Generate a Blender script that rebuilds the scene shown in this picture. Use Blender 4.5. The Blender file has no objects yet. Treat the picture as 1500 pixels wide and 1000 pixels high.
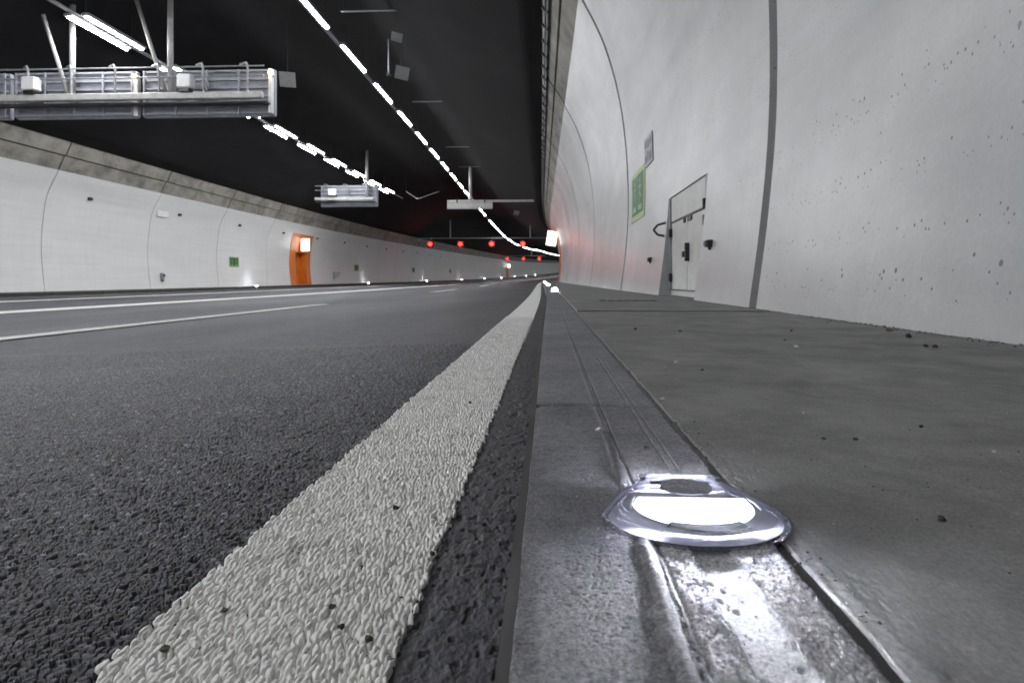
import bpy, math, random
import numpy as np

random.seed(7)
rng = np.random.default_rng(7)
R = math.radians
S = bpy.context.scene

# ------------------------------------------------------------------ camera, world, exposure
CAM_H = 0.27
cam_data = bpy.data.cameras.new("camera")
cam = bpy.data.objects.new("camera", cam_data)
S.collection.objects.link(cam)
S.camera = cam
cam.location = (0, 0, CAM_H)
cam.rotation_euler = (R(90), 0, math.atan(53.0 / 1000.0))
cam_data.sensor_width = 36.0
cam_data.lens = 24.0
cam_data.shift_y = -89.0 / 1500.0
cam_data.clip_start = 0.02
cam_data.clip_end = 2000
cam_data.dof.use_dof = True
cam_data.dof.focus_distance = 0.72
cam_data.dof.aperture_fstop = 20.0

world = bpy.data.worlds.new("World")
S.world = world
world.use_nodes = True
wn = world.node_tree
sky = wn.nodes.new("ShaderNodeTexSky")
sky.sky_type = 'NISHITA'
sky.sun_disc = False
sky.sun_elevation = R(-4)
sky.sun_rotation = R(120)
wn.links.new(sky.outputs[0], wn.nodes["Background"].inputs[0])
wn.nodes["Background"].inputs[1].default_value = 0.05

S.view_settings.view_transform = 'Standard'
S.view_settings.look = 'None'
S.view_settings.exposure = 0.16
S.view_settings.gamma = 1.0
S.view_settings.use_curve_mapping = False
S.cycles.use_denoising = True
try:
    S.cycles.denoiser = 'OPENIMAGEDENOISE'
    S.cycles.denoising_input_passes = 'RGB_ALBEDO_NORMAL'
    S.cycles.denoising_prefilter = 'ACCURATE'
except Exception:
    pass
S.cycles.use_adaptive_sampling = True
S.cycles.adaptive_threshold = 0.02
S.cycles.max_bounces = 5
S.cycles.diffuse_bounces = 3
S.cycles.glossy_bounces = 3
S.cycles.transparent_max_bounces = 12
S.cycles.caustics_reflective = False
S.cycles.caustics_refractive = False
S.cycles.sample_clamp_indirect = 6.0
S.cycles.use_light_tree = True

TUBE_L = 102.0          # radiance of the ceiling tubes
LED_L = 6.0            # radiance of the marker lamp window

# ------------------------------------------------------------------ alignment of the tunnel
CY = [-60, 0, 9, 19, 31, 45, 60, 72, 99, 127, 153, 180, 208, 235, 262, 310, 370, 450]
CX = [0, 0, 0, -.09, -.22, -.34, -.22, .15, 1.65, 3.5, 5.1, 7.1, 9.4, 12, 14.9, 20.5, 28.5, 41]


def pchip(xs, ys):
    xs = np.array(xs, float); ys = np.array(ys, float)
    m = np.gradient(ys, xs)
    def f(x):
        x = np.asarray(x, float)
        i = np.clip(np.searchsorted(xs, x) - 1, 0, len(xs) - 2)
        h = xs[i + 1] - xs[i]; t = (x - xs[i]) / h
        t2 = t * t; t3 = t2 * t
        return ((2 * t3 - 3 * t2 + 1) * ys[i] + (t3 - 2 * t2 + t) * h * m[i]
                + (-2 * t3 + 3 * t2) * ys[i + 1] + (t3 - t2) * h * m[i + 1])
    return f


cfun = pchip(CY, CX)


def c(y): return float(cfun(y))
def g(y): return 3.8e-5 * max(y, 0) ** 2
def P(x, y, z): return (x + c(y), y, z + g(y))


RX = [-40, -19, -13, -7, -3.5, -.6, -.3, 5]
RZ = [-.6, -.345, -.25, -.157, -.105, -.008, 0, 0]
def road_z(x): return float(np.interp(x, RX, RZ))


# ------------------------------------------------------------------ helpers
MATS = {}


class NB:
    """small node-tree builder"""
    def __init__(s, name):
        m = bpy.data.materials.new(name); m.use_nodes = True
        s.m = m; s.t = m.node_tree; s.b = s.t.nodes["Principled BSDF"]; s.out = s.t.nodes["Material Output"]
        MATS[name] = m
    def n(s, typ, **kw):
        nd = s.t.nodes.new(typ)
        for k, v in kw.items():
            if k.startswith('i_'):
                nd.inputs[k[2:].replace('_', ' ')].default_value = v
            else:
                setattr(nd, k, v)
        return nd
    def l(s, a, b): s.t.links.new(a, b)
    def coord(s, scale=(1, 1, 1), kind='Object'):
        tc = s.n("ShaderNodeTexCoord"); mp = s.n("ShaderNodeMapping")
        mp.inputs['Scale'].default_value = scale
        s.l(tc.outputs[kind], mp.inputs['Vector']); return mp.outputs[0]
    def noise(s, scale, detail=4, rough=.55, vec=None, dist=0.0):
        nd = s.n("ShaderNodeTexNoise")
        nd.inputs['Scale'].default_value = scale; nd.inputs['Detail'].default_value = detail
        nd.inputs['Roughness'].default_value = rough; nd.inputs['Distortion'].default_value = dist
        if vec is not None: s.l(vec, nd.inputs['Vector'])
        return nd.outputs['Fac']
    def ramp(s, fac, stops):
        r = s.n("ShaderNodeValToRGB"); e = r.color_ramp.elements
        while len(e) < len(stops): e.new(.5)
        for i, (p, col) in enumerate(stops):
            e[i].position = p
            e[i].color = (col, col, col, 1) if not hasattr(col, '__len__') else (*col[:3], 1)
        s.l(fac, r.inputs[0]); return r.outputs[0]
    def mix(s, fac, a, b, mode='MIX'):
        m = s.n("ShaderNodeMix", data_type='RGBA', blend_type=mode)
        def put(sock, v):
            if isinstance(v, (int, float)): sock.default_value = v if sock.type == 'VALUE' else (v, v, v, 1)
            elif isinstance(v, tuple): sock.default_value = (*v[:3], 1)
            else: s.l(v, sock)
        put(m.inputs[0], fac); put(m.inputs[6], a); put(m.inputs[7], b)
        return m.outputs[2]
    def math(s, op, a, b=0.0, clamp=False):
        m = s.n("ShaderNodeMath", operation=op, use_clamp=clamp)
        for i, v in enumerate((a, b)):
            if isinstance(v, (int, float)): m.inputs[i].default_value = v
            else: s.l(v, m.inputs[i])
        return m.outputs[0]
    def bump(s, h, strength=.3, dist=.01):
        b = s.n("ShaderNodeBump"); b.inputs['Strength'].default_value = strength
        b.inputs['Distance'].default_value = dist
        s.l(h, b.inputs['Height']); s.l(b.outputs[0], s.b.inputs['Normal'])
    def base(s, v):
        if isinstance(v, tuple): s.b.inputs['Base Color'].default_value = (*v[:3], 1)
        else: s.l(v, s.b.inputs['Base Color'])
    def rough(s, v):
        if isinstance(v, (int, float)): s.b.inputs['Roughness'].default_value = v
        else: s.l(v, s.b.inputs['Roughness'])


def plain(name, col, rough=.5, metal=0.0, var=.12, nscale=6.0, bump=0.0):
    b = NB(name)
    v = b.coord()
    f = b.noise(nscale, 5, .6, v)
    lo = tuple(x * (1 - var * 2) for x in col); hi = tuple(min(1, x * (1 + var)) for x in col)
    b.base(b.ramp(f, [(.3, lo), (.7, hi)]))
    b.rough(b.ramp(b.noise(nscale * 2.3, 3, .5, v), [(.3, max(.05, rough - .08)), (.7, min(1, rough + .1))]))
    b.b.inputs['Metallic'].default_value = metal
    if bump: b.bump(f, .4, bump)
    return b.m


def emit(name, col, strength, front_only=False):
    b = NB(name)
    b.base((.02, .02, .02))
    b.b.inputs['Emission Color'].default_value = (*col, 1)
    b.b.inputs['Emission Strength'].default_value = strength
    b.rough(.4)
    if front_only:                       # diodes shine from their face only
        geo = b.n("ShaderNodeNewGeometry")
        b.l(b.math('MULTIPLY', b.math('SUBTRACT', 1.0, geo.outputs['Backfacing']), strength), b.b.inputs['Emission Strength'])
    return b.m


def tag(o, label=None, cat=None, group=None, kind=None):
    if label: o['label'] = label
    if cat: o['category'] = cat
    if group: o['group'] = group
    if kind: o['kind'] = kind
    return o


def empty(name, loc=(0, 0, 0), rz=0.0):
    o = bpy.data.objects.new(name, None)
    o.empty_display_size = .1
    S.collection.objects.link(o); o.location = loc; o.rotation_euler = (0, 0, rz)
    return o


def link(name, me, mat=None, parent=None, loc=(0, 0, 0)):
    if mat is not None and not me.materials: me.materials.append(MATS[mat] if isinstance(mat, str) else mat)
    o = bpy.data.objects.new(name, me)
    S.collection.objects.link(o); o.location = loc
    if parent is not None: o.parent = parent
    return o


class MB:
    def __init__(s): s.v = []; s.f = []
    def add(s, vs, fs):
        k = len(s.v); s.v += [tuple(map(float, p)) for p in vs]; s.f += [tuple(i + k for i in q) for q in fs]; return s
    def box(s, x0, x1, y0, y1, z0, z1, bev=0.0):
        if bev <= 0:
            vs = [(x, y, z) for z in (z0, z1) for y in (y0, y1) for x in (x0, x1)]
            return s.add(vs, [(0, 2, 3, 1), (4, 5, 7, 6), (0, 1, 5, 4), (2, 6, 7, 3), (0, 4, 6, 2), (1, 3, 7, 5)])
        # chamfered in all vertical + top/bottom edges
        b = min(bev, (x1 - x0) * .45, (y1 - y0) * .45, (z1 - z0) * .45)
        def ring(i, z):
            return [(x0 + b + i, y0 + i, z), (x1 - b - i, y0 + i, z), (x1 - i, y0 + b + i, z), (x1 - i, y1 - b - i, z),
                    (x1 - b - i, y1 - i, z), (x0 + b + i, y1 - i, z), (x0 + i, y1 - b - i, z), (x0 + i, y0 + b + i, z)]
        rs = ring(b * .999, z0) + ring(0, z0 + b) + ring(0, z1 - b) + ring(b * .999, z1)
        fs = [tuple(range(7, -1, -1)), tuple(range(24, 32))]
        for k in range(3):
            for i in range(8):
                j = (i + 1) % 8
                fs.append((k * 8 + i, k * 8 + j, k * 8 + 8 + j, k * 8 + 8 + i))
        return s.add(rs, fs)
    def tube(s, p, q, r, n=10, r2=None):
        p = np.array(p, float); q = np.array(q, float); d = q - p; d /= np.linalg.norm(d)
        a = np.cross(d, (0, 0, 1) if abs(d[2]) < .9 else (1, 0, 0)); a /= np.linalg.norm(a); b = np.cross(d, a)
        r2 = r if r2 is None else r2
        vs = []
        for o, rr in ((p, r), (q, r2)):
            for i in range(n):
                t = 2 * math.pi * i / n
                vs.append(o + rr * (math.cos(t) * a + math.sin(t) * b))
        fs = [(i, (i + 1) % n, n + (i + 1) % n, n + i) for i in range(n)]
        fs += [tuple(range(n - 1, -1, -1)), tuple(range(n, 2 * n))]
        return s.add(vs, fs)
    def path(s, pts, r, n=8):
        for a, b in zip(pts[:-1], pts[1:]): s.tube(a, b, r, n)
        return s
    def mesh(s, name, smooth=False):
        me = bpy.data.meshes.new(name); me.from_pydata(s.v, [], s.f); me.update()
        if smooth: me.polygons.foreach_set('use_smooth', [True] * len(me.polygons))
        return me
    def build(s, name, mat, parent=None, loc=(0, 0, 0), smooth=False):
        return link(name, s.mesh(name, smooth), mat, parent, loc)


def grid_mesh(name, X, Y, Z, col=None, skirt=None):
    """height-field mesh from 2-D arrays"""
    ny, nx = X.shape
    co = np.stack([X, Y, Z], -1).reshape(-1, 3)
    idx = np.arange(ny * nx).reshape(ny, nx)
    q = np.stack([idx[:-1, :-1], idx[:-1, 1:], idx[1:, 1:], idx[1:, :-1]], -1).reshape(-1, 4)
    if skirt is not None:
        ring = np.concatenate([idx[0, :], idx[1:, -1], idx[-1, -2::-1], idx[-2:0:-1, 0]])
        low = co[ring].copy(); low[:, 2] = skirt
        k = len(co); co = np.concatenate([co, low]); m = len(ring)
        a = np.arange(m); b = (a + 1) % m
        q = np.concatenate([q, np.stack([ring[a], k + a, k + b, ring[b]], -1)])
    me = bpy.data.meshes.new(name)
    me.vertices.add(len(co)); me.vertices.foreach_set('co', co.astype(np.float32).ravel())
    me.loops.add(q.size); me.loops.foreach_set('vertex_index', q.astype(np.int32).ravel())
    me.polygons.add(len(q)); me.polygons.foreach_set('loop_start', np.arange(0, q.size, 4, dtype=np.int32))
    try: me.polygons.foreach_set('loop_total', np.full(len(q), 4, np.int32))
    except Exception: pass
    me.polygons.foreach_set('use_smooth', np.ones(len(q), bool))
    me.update(calc_edges=True)
    if col is not None:
        at = me.color_attributes.new("stone", 'FLOAT_COLOR', 'POINT')
        cc = np.ones((len(co), 4), np.float32)
        cc[:, :3] = 0
        cc[:ny * nx, :3] = col.reshape(-1, 3)
        at.data.foreach_set('color', cc.ravel())
    return me


# --- numpy noise
def _h(ix, iy, s):
    n = (ix.astype(np.int64) * 374761393 + iy.astype(np.int64) * 668265263 + s * 974711 + 1013904223) & 0xffffffff
    n = ((n ^ (n >> 13)) * 1274126177) & 0xffffffff
    n = ((n ^ (n >> 16)) * 2246822519) & 0xffffffff
    return ((n ^ (n >> 15)) & 0xffffff) / float(0xffffff)


def vnoise(x, y, s=0):
    ix = np.floor(x); iy = np.floor(y); fx = x - ix; fy = y - iy
    fx = fx * fx * (3 - 2 * fx); fy = fy * fy * (3 - 2 * fy)
    a = _h(ix, iy, s); b = _h(ix + 1, iy, s); cc = _h(ix, iy + 1, s); d = _h(ix + 1, iy + 1, s)
    return (a * (1 - fx) + b * fx) * (1 - fy) + (cc * (1 - fx) + d * fx) * fy


def fbm(x, y, o=4, s=0, gain=.5):
    t = 0; a = 1; n = 0
    for k in range(o):
        t = t + a * vnoise(x * 2 ** k, y * 2 ** k, s + 17 * k); n += a; a *= gain
    return t / n


def voro(x, y, s=0, jit=.9):
    ix = np.floor(x); iy = np.floor(y)
    f1 = np.full(x.shape, 9.); f2 = np.full(x.shape, 9.); cid = np.zeros(x.shape); cx = np.zeros(x.shape); cy = np.zeros(x.shape)
    for dy in (-1, 0, 1):
        for dx in (-1, 0, 1):
            jx = ix + dx; jy = iy + dy
            px = jx + .5 + jit * (_h(jx, jy, s) - .5); py = jy + .5 + jit * (_h(jx, jy, s + 5) - .5)
            d = np.hypot(x - px, y - py); idv = _h(jx, jy, s + 11)
            closer = d < f1
            f2 = np.where(closer, f1, np.minimum(f2, d))
            cid = np.where(closer, idv, cid); cx = np.where(closer, px, cx); cy = np.where(closer, py, cy)
            f1 = np.where(closer, d, f1)
    return f1, f2, cid, cx, cy


def sstep(a, b, x):
    t = np.clip((x - a) / (b - a), 0, 1); return t * t * (3 - 2 * t)


# ------------------------------------------------------------------ materials
b = NB("asphalt_stone")
at = b.n("ShaderNodeVertexColor", layer_name="stone")
b.base(at.outputs[0])
b.bump(b.noise(520, 4, .7, b.coord()), .35, .0015)
b.rough(.55)
b.b.inputs['Specular IOR Level'].default_value = .4

b = NB("asphalt")
v = b.coord()
vo = b.n("ShaderNodeTexVoronoi"); vo.inputs['Scale'].default_value = 190; b.l(v, vo.inputs['Vector'])
sep = b.n("ShaderNodeSeparateColor"); b.l(vo.outputs['Color'], sep.inputs[0])
st = b.ramp(sep.outputs[0], [(0, (.018, .018, .022)), (.55, (.039, .039, .048)), (.9, (.072, .072, .087)), (1, (.16, .158, .16))])
big = b.ramp(b.noise(.9, 5, .6, b.coord((1, .25, 1))), [(.3, .78), (.7, 1.18)])
clump = b.ramp(b.noise(75, 3, .75, v), [(.32, .48), (.5, .95), (.68, 1.75)])
clump2 = b.mix(1.0, b.ramp(b.noise(22, 4, .7, v), [(.32, .72), (.68, 1.3)]), b.ramp(b.noise(6, 5, .75, v), [(.32, .80), (.68, 1.22)]), 'MULTIPLY')
st = b.mix(1.0, b.mix(1.0, st, clump, 'MULTIPLY'), clump2, 'MULTIPLY')
b.base(b.mix(1.0, st, big, 'MULTIPLY'))
b.rough(b.ramp(b.noise(.7, 4, .6, b.coord((1, .2, 1))), [(.3, .50), (.7, .66)]))
b.b.inputs['Specular IOR Level'].default_value = .45
hh = b.ramp(vo.outputs['Distance'], [(0, 1.0), (.6, .1)])
b.bump(hh, .5, .004)

b = NB("road_paint")
v = b.coord((260, 100, 100))
vo = b.n("ShaderNodeTexVoronoi"); vo.inputs['Scale'].default_value = 1; b.l(v, vo.inputs['Vector'])
v2 = b.coord()
dirt = b.noise(9, 6, .65, v2)
b.base(b.ramp(dirt, [(.28, (.70, .69, .665)), (.5, (.83, .825, .80)), (.75, (.88, .875, .86))]))
b.rough(.6)
b.bump(b.ramp(vo.outputs['Distance'], [(0, 1.0), (.7, 0.0)]), .7, .004)

b = NB("road_paint_relief")
v2 = b.coord()
d1 = b.ramp(b.noise(14, 6, .7, v2), [(.3, (.66, .645, .60)), (.5, (.83, .82, .785)), (.8, (.88, .872, .845))])
d2 = b.ramp(b.noise(260, 3, .6, v2), [(.3, .82), (.6, 1.0)])
sp = b.ramp(b.noise(120, 2, .5, v2), [(.70, 0.0), (.76, 1.0)])
b.base(b.mix(sp, b.mix(1.0, d1, d2, 'MULTIPLY'), (.30, .27, .20)))
b.rough(.55)

b = NB("kerb_concrete")
v = b.coord()
a1 = b.ramp(b.noise(5, 7, .65, v), [(.25, (.120, .120, .130)), (.5, (.180, .179, .190)), (.8, (.245, .243, .252))])
a2 = b.ramp(b.noise(520, 3, .8, v), [(.30, .42), (.5, .98), (.70, 1.5)])
a2 = b.mix(1.0, a2, b.ramp(b.noise(90, 5, .75, v), [(.30, .70), (.5, 1.0), (.72, 1.22)]), 'MULTIPLY')
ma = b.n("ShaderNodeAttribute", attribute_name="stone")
a1 = b.mix(ma.outputs['Fac'], a1, (.46, .46, .475))  # colour lightened where the lamp's pool of light is painted in
b.base(b.mix(1.0, a1, a2, 'MULTIPLY'))
b.rough(b.ramp(b.noise(30, 5, .6, v), [(.3, .80), (.7, .95)]))
b.b.inputs['Specular IOR Level'].default_value = .15
b.bump(b.noise(900, 5, .8, v), .7, .0010)

b = NB("kerb_stain")
b.base(b.ramp(b.noise(40, 5, .6, b.coord()), [(.3, (.012, .012, .014)), (.7, (.035, .035, .038))]))
b.rough(.45)

plain("kerb_sealant", (.065, .065, .072), .6, 0, .25, 40, .001)
b = NB("walkway_concrete")
v = b.coord()
a1 = b.ramp(b.noise(1.6, 7, .62, b.coord((1, .6, 1))), [(.25, (.095, .092, .089)), (.5, (.142, .139, .135)), (.78, (.20, .196, .190))])
a2 = b.ramp(b.noise(330, 4, .8, b.coord((1.2, .7, 1))), [(.3, .55), (.5, 1.0), (.7, 1.42)])
a2 = b.mix(1.0, a2, b.ramp(b.noise(26, 6, .72, v), [(.3, .78), (.7, 1.2)]), 'MULTIPLY')
a2 = b.mix(1.0, a2, b.ramp(b.noise(7, 5, .7, b.coord((1, .8, 1)), .5), [(.32, .74), (.55, 1.02), (.75, 1.25)]), 'MULTIPLY')
sp = b.ramp(b.noise(34, 3, .5, v), [(.73, 0.0), (.80, .75)])
b.base(b.mix(sp, b.mix(1.0, a1, a2, 'MULTIPLY'), (.030, .027, .025)))
b.rough(b.ramp(b.noise(7, 5, .6, v), [(.3, .5), (.7, .75)]))
b.bump(b.noise(420, 5, .8, b.coord((1.3, .5, 1))), .6, .001)

for WNAME, WCOL, WSPK in (("wall_coating", [(.28, (.31, .32, .328)), (.5, (.425, .43, .432)), (.72, (.56, .565, .562))], True), ("pale_coating", [(.25, (.73, .74, .74)), (.5, (.775, .78, .775)), (.8, (.81, .812, .808))], False)):
  b = NB(WNAME)  # right wall coat darker and pitted, left wall coat paler
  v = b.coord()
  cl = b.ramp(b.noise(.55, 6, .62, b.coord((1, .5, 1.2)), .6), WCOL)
  stv = b.ramp(b.noise(2.2, 4, .6, b.coord((1, 3.0, .22))), [(.3, .965), (.7, 1.015)])
  hor = b.ramp(b.noise(2.0, 3, .6, b.coord((1, .10, 3.0))), [(.3, .95), (.7, 1.03)])
  basec = b.mix(1.0, b.mix(1.0, cl, stv, 'MULTIPLY'), hor, 'MULTIPLY')
  fine = b.ramp(b.noise(60, 4, .7, v), [(.3, .93), (.7, 1.04)])
  basec = b.mix(1.0, basec, fine, 'MULTIPLY')
  # bug holes of the cast concrete
  spk = None
  for sc, thr, keep in ((7.0, .070, .45), (15.0, .13, .42), (40.0, .22, .48)):
      vo = b.n("ShaderNodeTexVoronoi"); vo.inputs['Scale'].default_value = sc
      b.l(b.coord((1, 1.0, .9)), vo.inputs['Vector'])
      sp_ = b.n("ShaderNodeSeparateColor"); b.l(vo.outputs['Color'], sp_.inputs[0])
      rad = b.math('MULTIPLY', b.ramp(sp_.outputs[0], [(1 - keep, 0.0), (1.0, 1.0)]), thr)
      hit = b.math('LESS_THAN', vo.outputs['Distance'], rad)
      spk = hit if spk is None else b.math('MAXIMUM', spk, hit)
  spk = b.math('MULTIPLY', spk, b.ramp(b.noise(1.3, 3, .5, v), [(.32, .45), (.56, 1.0)]))
  spk = spk if WSPK else b.math('MULTIPLY', spk, .25)
  b.base(b.mix(spk, basec, (.09, .09, .088)))
  b.rough(b.ramp(b.noise(1.4, 5, .6, b.coord((1, .6, .5))), [(.3, .31), (.7, .38)]))
  hgt = b.math('SUBTRACT', b.noise(22, 5, .6, v), b.math('MULTIPLY', spk, 1.5))
  b.bump(hgt, .14, .008)

b = NB("bare_concrete")
v = b.coord()
a1 = b.ramp(b.noise(.8, 7, .65, v), [(.25, (.15, .138, .118)), (.5, (.27, .25, .222)), (.8, (.38, .355, .32))])
a2 = b.ramp(b.noise(1.1, 6, .7, b.coord((1.5, .7, .8)), .8), [(.30, .42), (.55, 1.0), (.75, 1.15)])
b.base(b.mix(1.0, a1, a2, 'MULTIPLY'))
b.rough(.75)
b.bump(b.noise(16, 6, .65, v), .3, .02)

b = NB("joint_filler")
b.base(b.ramp(b.noise(5, 5, .6, b.coord()), [(.3, (.13, .13, .128)), (.7, (.22, .22, .215))]))
b.rough(.6)

b = NB("sooty_ceiling")
v = b.coord()
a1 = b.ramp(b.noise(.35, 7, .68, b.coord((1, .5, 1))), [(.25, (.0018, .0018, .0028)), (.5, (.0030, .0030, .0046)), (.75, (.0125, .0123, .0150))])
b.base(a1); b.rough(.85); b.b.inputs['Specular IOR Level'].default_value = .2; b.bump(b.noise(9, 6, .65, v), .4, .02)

plain("galvanised", (.34, .35, .37), .5, .2, .10, 9)
plain("grey_aluminium", (.44, .45, .50), .55, 0, .10, 5)
plain("sign_back", (.36, .37, .42), .6, 0, .12, 4)
plain("pale_steel", (.52, .51, .49), .5, 0, .10, 7)
plain("white_enamel", (.74, .74, .73), .35, 0, .05, 10)
plain("black_plastic", (.018, .018, .019), .45, 0, .2, 20)
plain("dark_steel", (.05, .05, .055), .45, .4, .2, 12)
plain("door_paint", (.52, .52, .505), .42, 0, .06, 6)
plain("orange_enamel", (.72, .19, .02), .45, 0, .06, 3)
plain("orange_dark", (.40, .09, .012), .5, 0, .06, 3)
plain("kerb_dark", (.035, .034, .034), .7, 0, .25, 3)  # dark tone of the far kerb face and the edge seal
plain("gutter_concrete", (.33, .31, .28), .7, 0, .25, 2)
plain("sign_green", (.022, .13, .042), .4, 0, .08, 6); MATS["sign_green"].node_tree.nodes["Principled BSDF"].inputs["Specular IOR Level"].default_value = .12
plain("sign_border", (.40, .48, .23), .45, 0, .06, 6); MATS["sign_border"].node_tree.nodes["Principled BSDF"].inputs["Specular IOR Level"].default_value = .12
plain("sign_pale", (.26, .42, .22), .45, 0, .06, 6); MATS["sign_pale"].node_tree.nodes["Principled BSDF"].inputs["Specular IOR Level"].default_value = .12
plain("sign_dark_green", (.03, .12, .045), .4, 0, .08, 6)
plain("panel_grey", (.30, .31, .34), .5, 0, .15, 5)
plain("panel_mark", (.11, .115, .13), .5, 0, .15, 5)
plain("chip_dark", (.020, .018, .017), .75, 0, .3, 60, .002)
plain("chip_pale", (.50, .49, .45), .65, 0, .2, 60, .002)
plain("chip_brown", (.11, .085, .05), .7, 0, .3, 60, .002)
plain("ceiling_plate", (.36, .36, .355), .4, .2, .1, 8)
plain("lens_disc", (.13, .13, .16), .25, .4, .1, 40)
emit("tube_light", (.955, .975, 1.0), TUBE_L)
emit("tube_light_left", (.955, .975, 1.0), 140.0)
emit("led_window", (.90, .93, 1.0), LED_L, True)
emit("led_far", (.90, .93, 1.0), 170.0)
emit("red_signal", (1.0, .0060, .0040), 36.0)
emit("warm_lamp", (1.0, .72, .42), 60.0)
emit("sign_light", (1.0, .95, .90), 4.0)
emit("door_strip", (1.0, .62, .22), .9)

b = NB("clear_polycarbonate")
tr = b.n("ShaderNodeBsdfTransparent"); tr.inputs[0].default_value = (.93, .935, .975, 1)
gl = b.n("ShaderNodeBsdfGlossy"); gl.inputs['Roughness'].default_value = .12; gl.inputs['Color'].default_value = (.85, .86, 1, 1)
tl = b.n("ShaderNodeBsdfTranslucent"); tl.inputs[0].default_value = (.72, .73, .86, 1)
df = b.n("ShaderNodeBsdfDiffuse"); df.inputs[0].default_value = (.62, .63, .74, 1)
lw = b.n("ShaderNodeLayerWeight"); lw.inputs[0].default_value = .35
m1 = b.n("ShaderNodeMixShader"); m1.inputs[0].default_value = .5
b.l(tl.outputs[0], m1.inputs[1]); b.l(df.outputs[0], m1.inputs[2])
m2 = b.n("ShaderNodeMixShader"); m2.inputs[0].default_value = .004
b.l(tr.outputs[0], m2.inputs[1]); b.l(m1.outputs[0], m2.inputs[2])
m3 = b.n("ShaderNodeMixShader")
b.l(b.math('MULTIPLY', lw.outputs['Fresnel'], .55), m3.inputs[0])
b.l(m2.outputs[0], m3.inputs[1]); b.l(gl.outputs[0], m3.inputs[2])
b.l(m3.outputs[0], b.out.inputs[0])

rim = MATS["clear_polycarbonate"].copy(); rim.name = "polycarbonate_rim"; MATS["polycarbonate_rim"] = rim
for nd in rim.node_tree.nodes:
    if nd.type == 'MIX_SHADER' and not nd.inputs[0].is_linked and abs(nd.inputs[0].default_value - .004) < .001: nd.inputs[0].default_value = .10

# ------------------------------------------------------------------ tunnel shell
Y0, Y1 = -34.0, 430.0
def stations(a, bb, step=None):
    n = max(2, int(math.ceil((bb - a) / (step or (6 if bb < 90 else 8)))) + 1)
    return list(np.linspace(a, bb, n))


def prof_sample(pts, n):
    pts = np.array(pts, float)
    t = np.concatenate([[0], np.cumsum(np.hypot(*np.diff(pts, axis=0).T))])
    s = np.linspace(0, t[-1], n)
    fx = pchip(t, pts[:, 0]); fz = pchip(t, pts[:, 1])
    return [(float(fx(q)), float(fz(q))) for q in s]


def shell(prof, ys, thick, skip=None):
    """thick curved panel; prof goes bottom->top, thickness to the outside (thick>0: +x side)"""
    n = len(prof); m = len(ys)
    pr = np.array(prof); tg = np.gradient(pr, axis=0); tg /= np.linalg.norm(tg, axis=1)[:, None]
    nr = np.stack([tg[:, 1], -tg[:, 0]], 1)      # right of travel = +x when going up
    outp = pr + nr * thick
    mb = MB(); vs = []
    for q in (pr, outp):
        for y in ys:
            for p in q: vs.append(P(p[0], y, p[1]))
    I = lambda k, j, i: k * n * m + j * n + i
    fs = []
    ok = lambda j, i: 0 <= j < m - 1 and 0 <= i < n - 1 and not (skip and skip(j, i))
    for j in range(m - 1):
        for i in range(n - 1):
            if not ok(j, i): continue
            fs.append((I(0, j, i), I(0, j, i + 1), I(0, j + 1, i + 1), I(0, j + 1, i)))
            fs.append((I(1, j, i), I(1, j + 1, i), I(1, j + 1, i + 1), I(1, j, i + 1)))
            if not ok(j - 1, i): fs.append((I(0, j, i), I(1, j, i), I(1, j, i + 1), I(0, j, i + 1)))
            if not ok(j + 1, i): fs.append((I(0, j + 1, i), I(0, j + 1, i + 1), I(1, j + 1, i + 1), I(1, j + 1, i)))
            if not ok(j, i - 1): fs.append((I(0, j, i), I(0, j + 1, i), I(1, j + 1, i), I(1, j, i)))
            if not ok(j, i + 1): fs.append((I(0, j, i + 1), I(1, j, i + 1), I(1, j + 1, i + 1), I(0, j + 1, i + 1)))
    if thick < 0: fs = [tuple(reversed(f)) for f in fs]
    return mb.add(vs, fs)


RW = [(1.10, .10), (1.165, .60), (1.210, 1.15), (1.215, 1.60), (1.175, 2.35), (1.08, 3.03), (.83, 3.90), (.476, 4.62)]
LW = [(-19.60, -.22), (-19.70, .60), (-19.76, 1.47), (-19.70, 2.55), (-19.50, 3.66), (-19.04, 4.58)]
RWp = prof_sample(RW, 41); LWp = prof_sample(LW, 25)
RC1 = [(.492, 4.63), (.25, 5.03)]; RC2 = [(.21, 5.06), (-.135, 5.57)]
LC1 = [(-19.06, 4.59), (-18.82, 5.13)]; LC2 = [(-18.74, 5.16), (-18.44, 5.84)]


def wx(prof, z):
    zs = [p[1] for p in prof]; xs = [p[0] for p in prof]
    return float(np.interp(z, zs, xs))
def rwx(z): return wx(RWp, z)
def lwx(z): return wx(LWp, z)


def rowpts(a, bb, n): return [tuple(np.array(a) + (np.array(bb) - np.array(a)) * t) for t in np.linspace(0, 1, n)]


DOOR_Y = (5.27, 6.95); DOOR_Z = (.10, 1.09)
NICHE_L = [(52.0, 56.5), (190.5, 195.1)]
NICHE_R = [(46.0, 50.6)]
JW = .13


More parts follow.
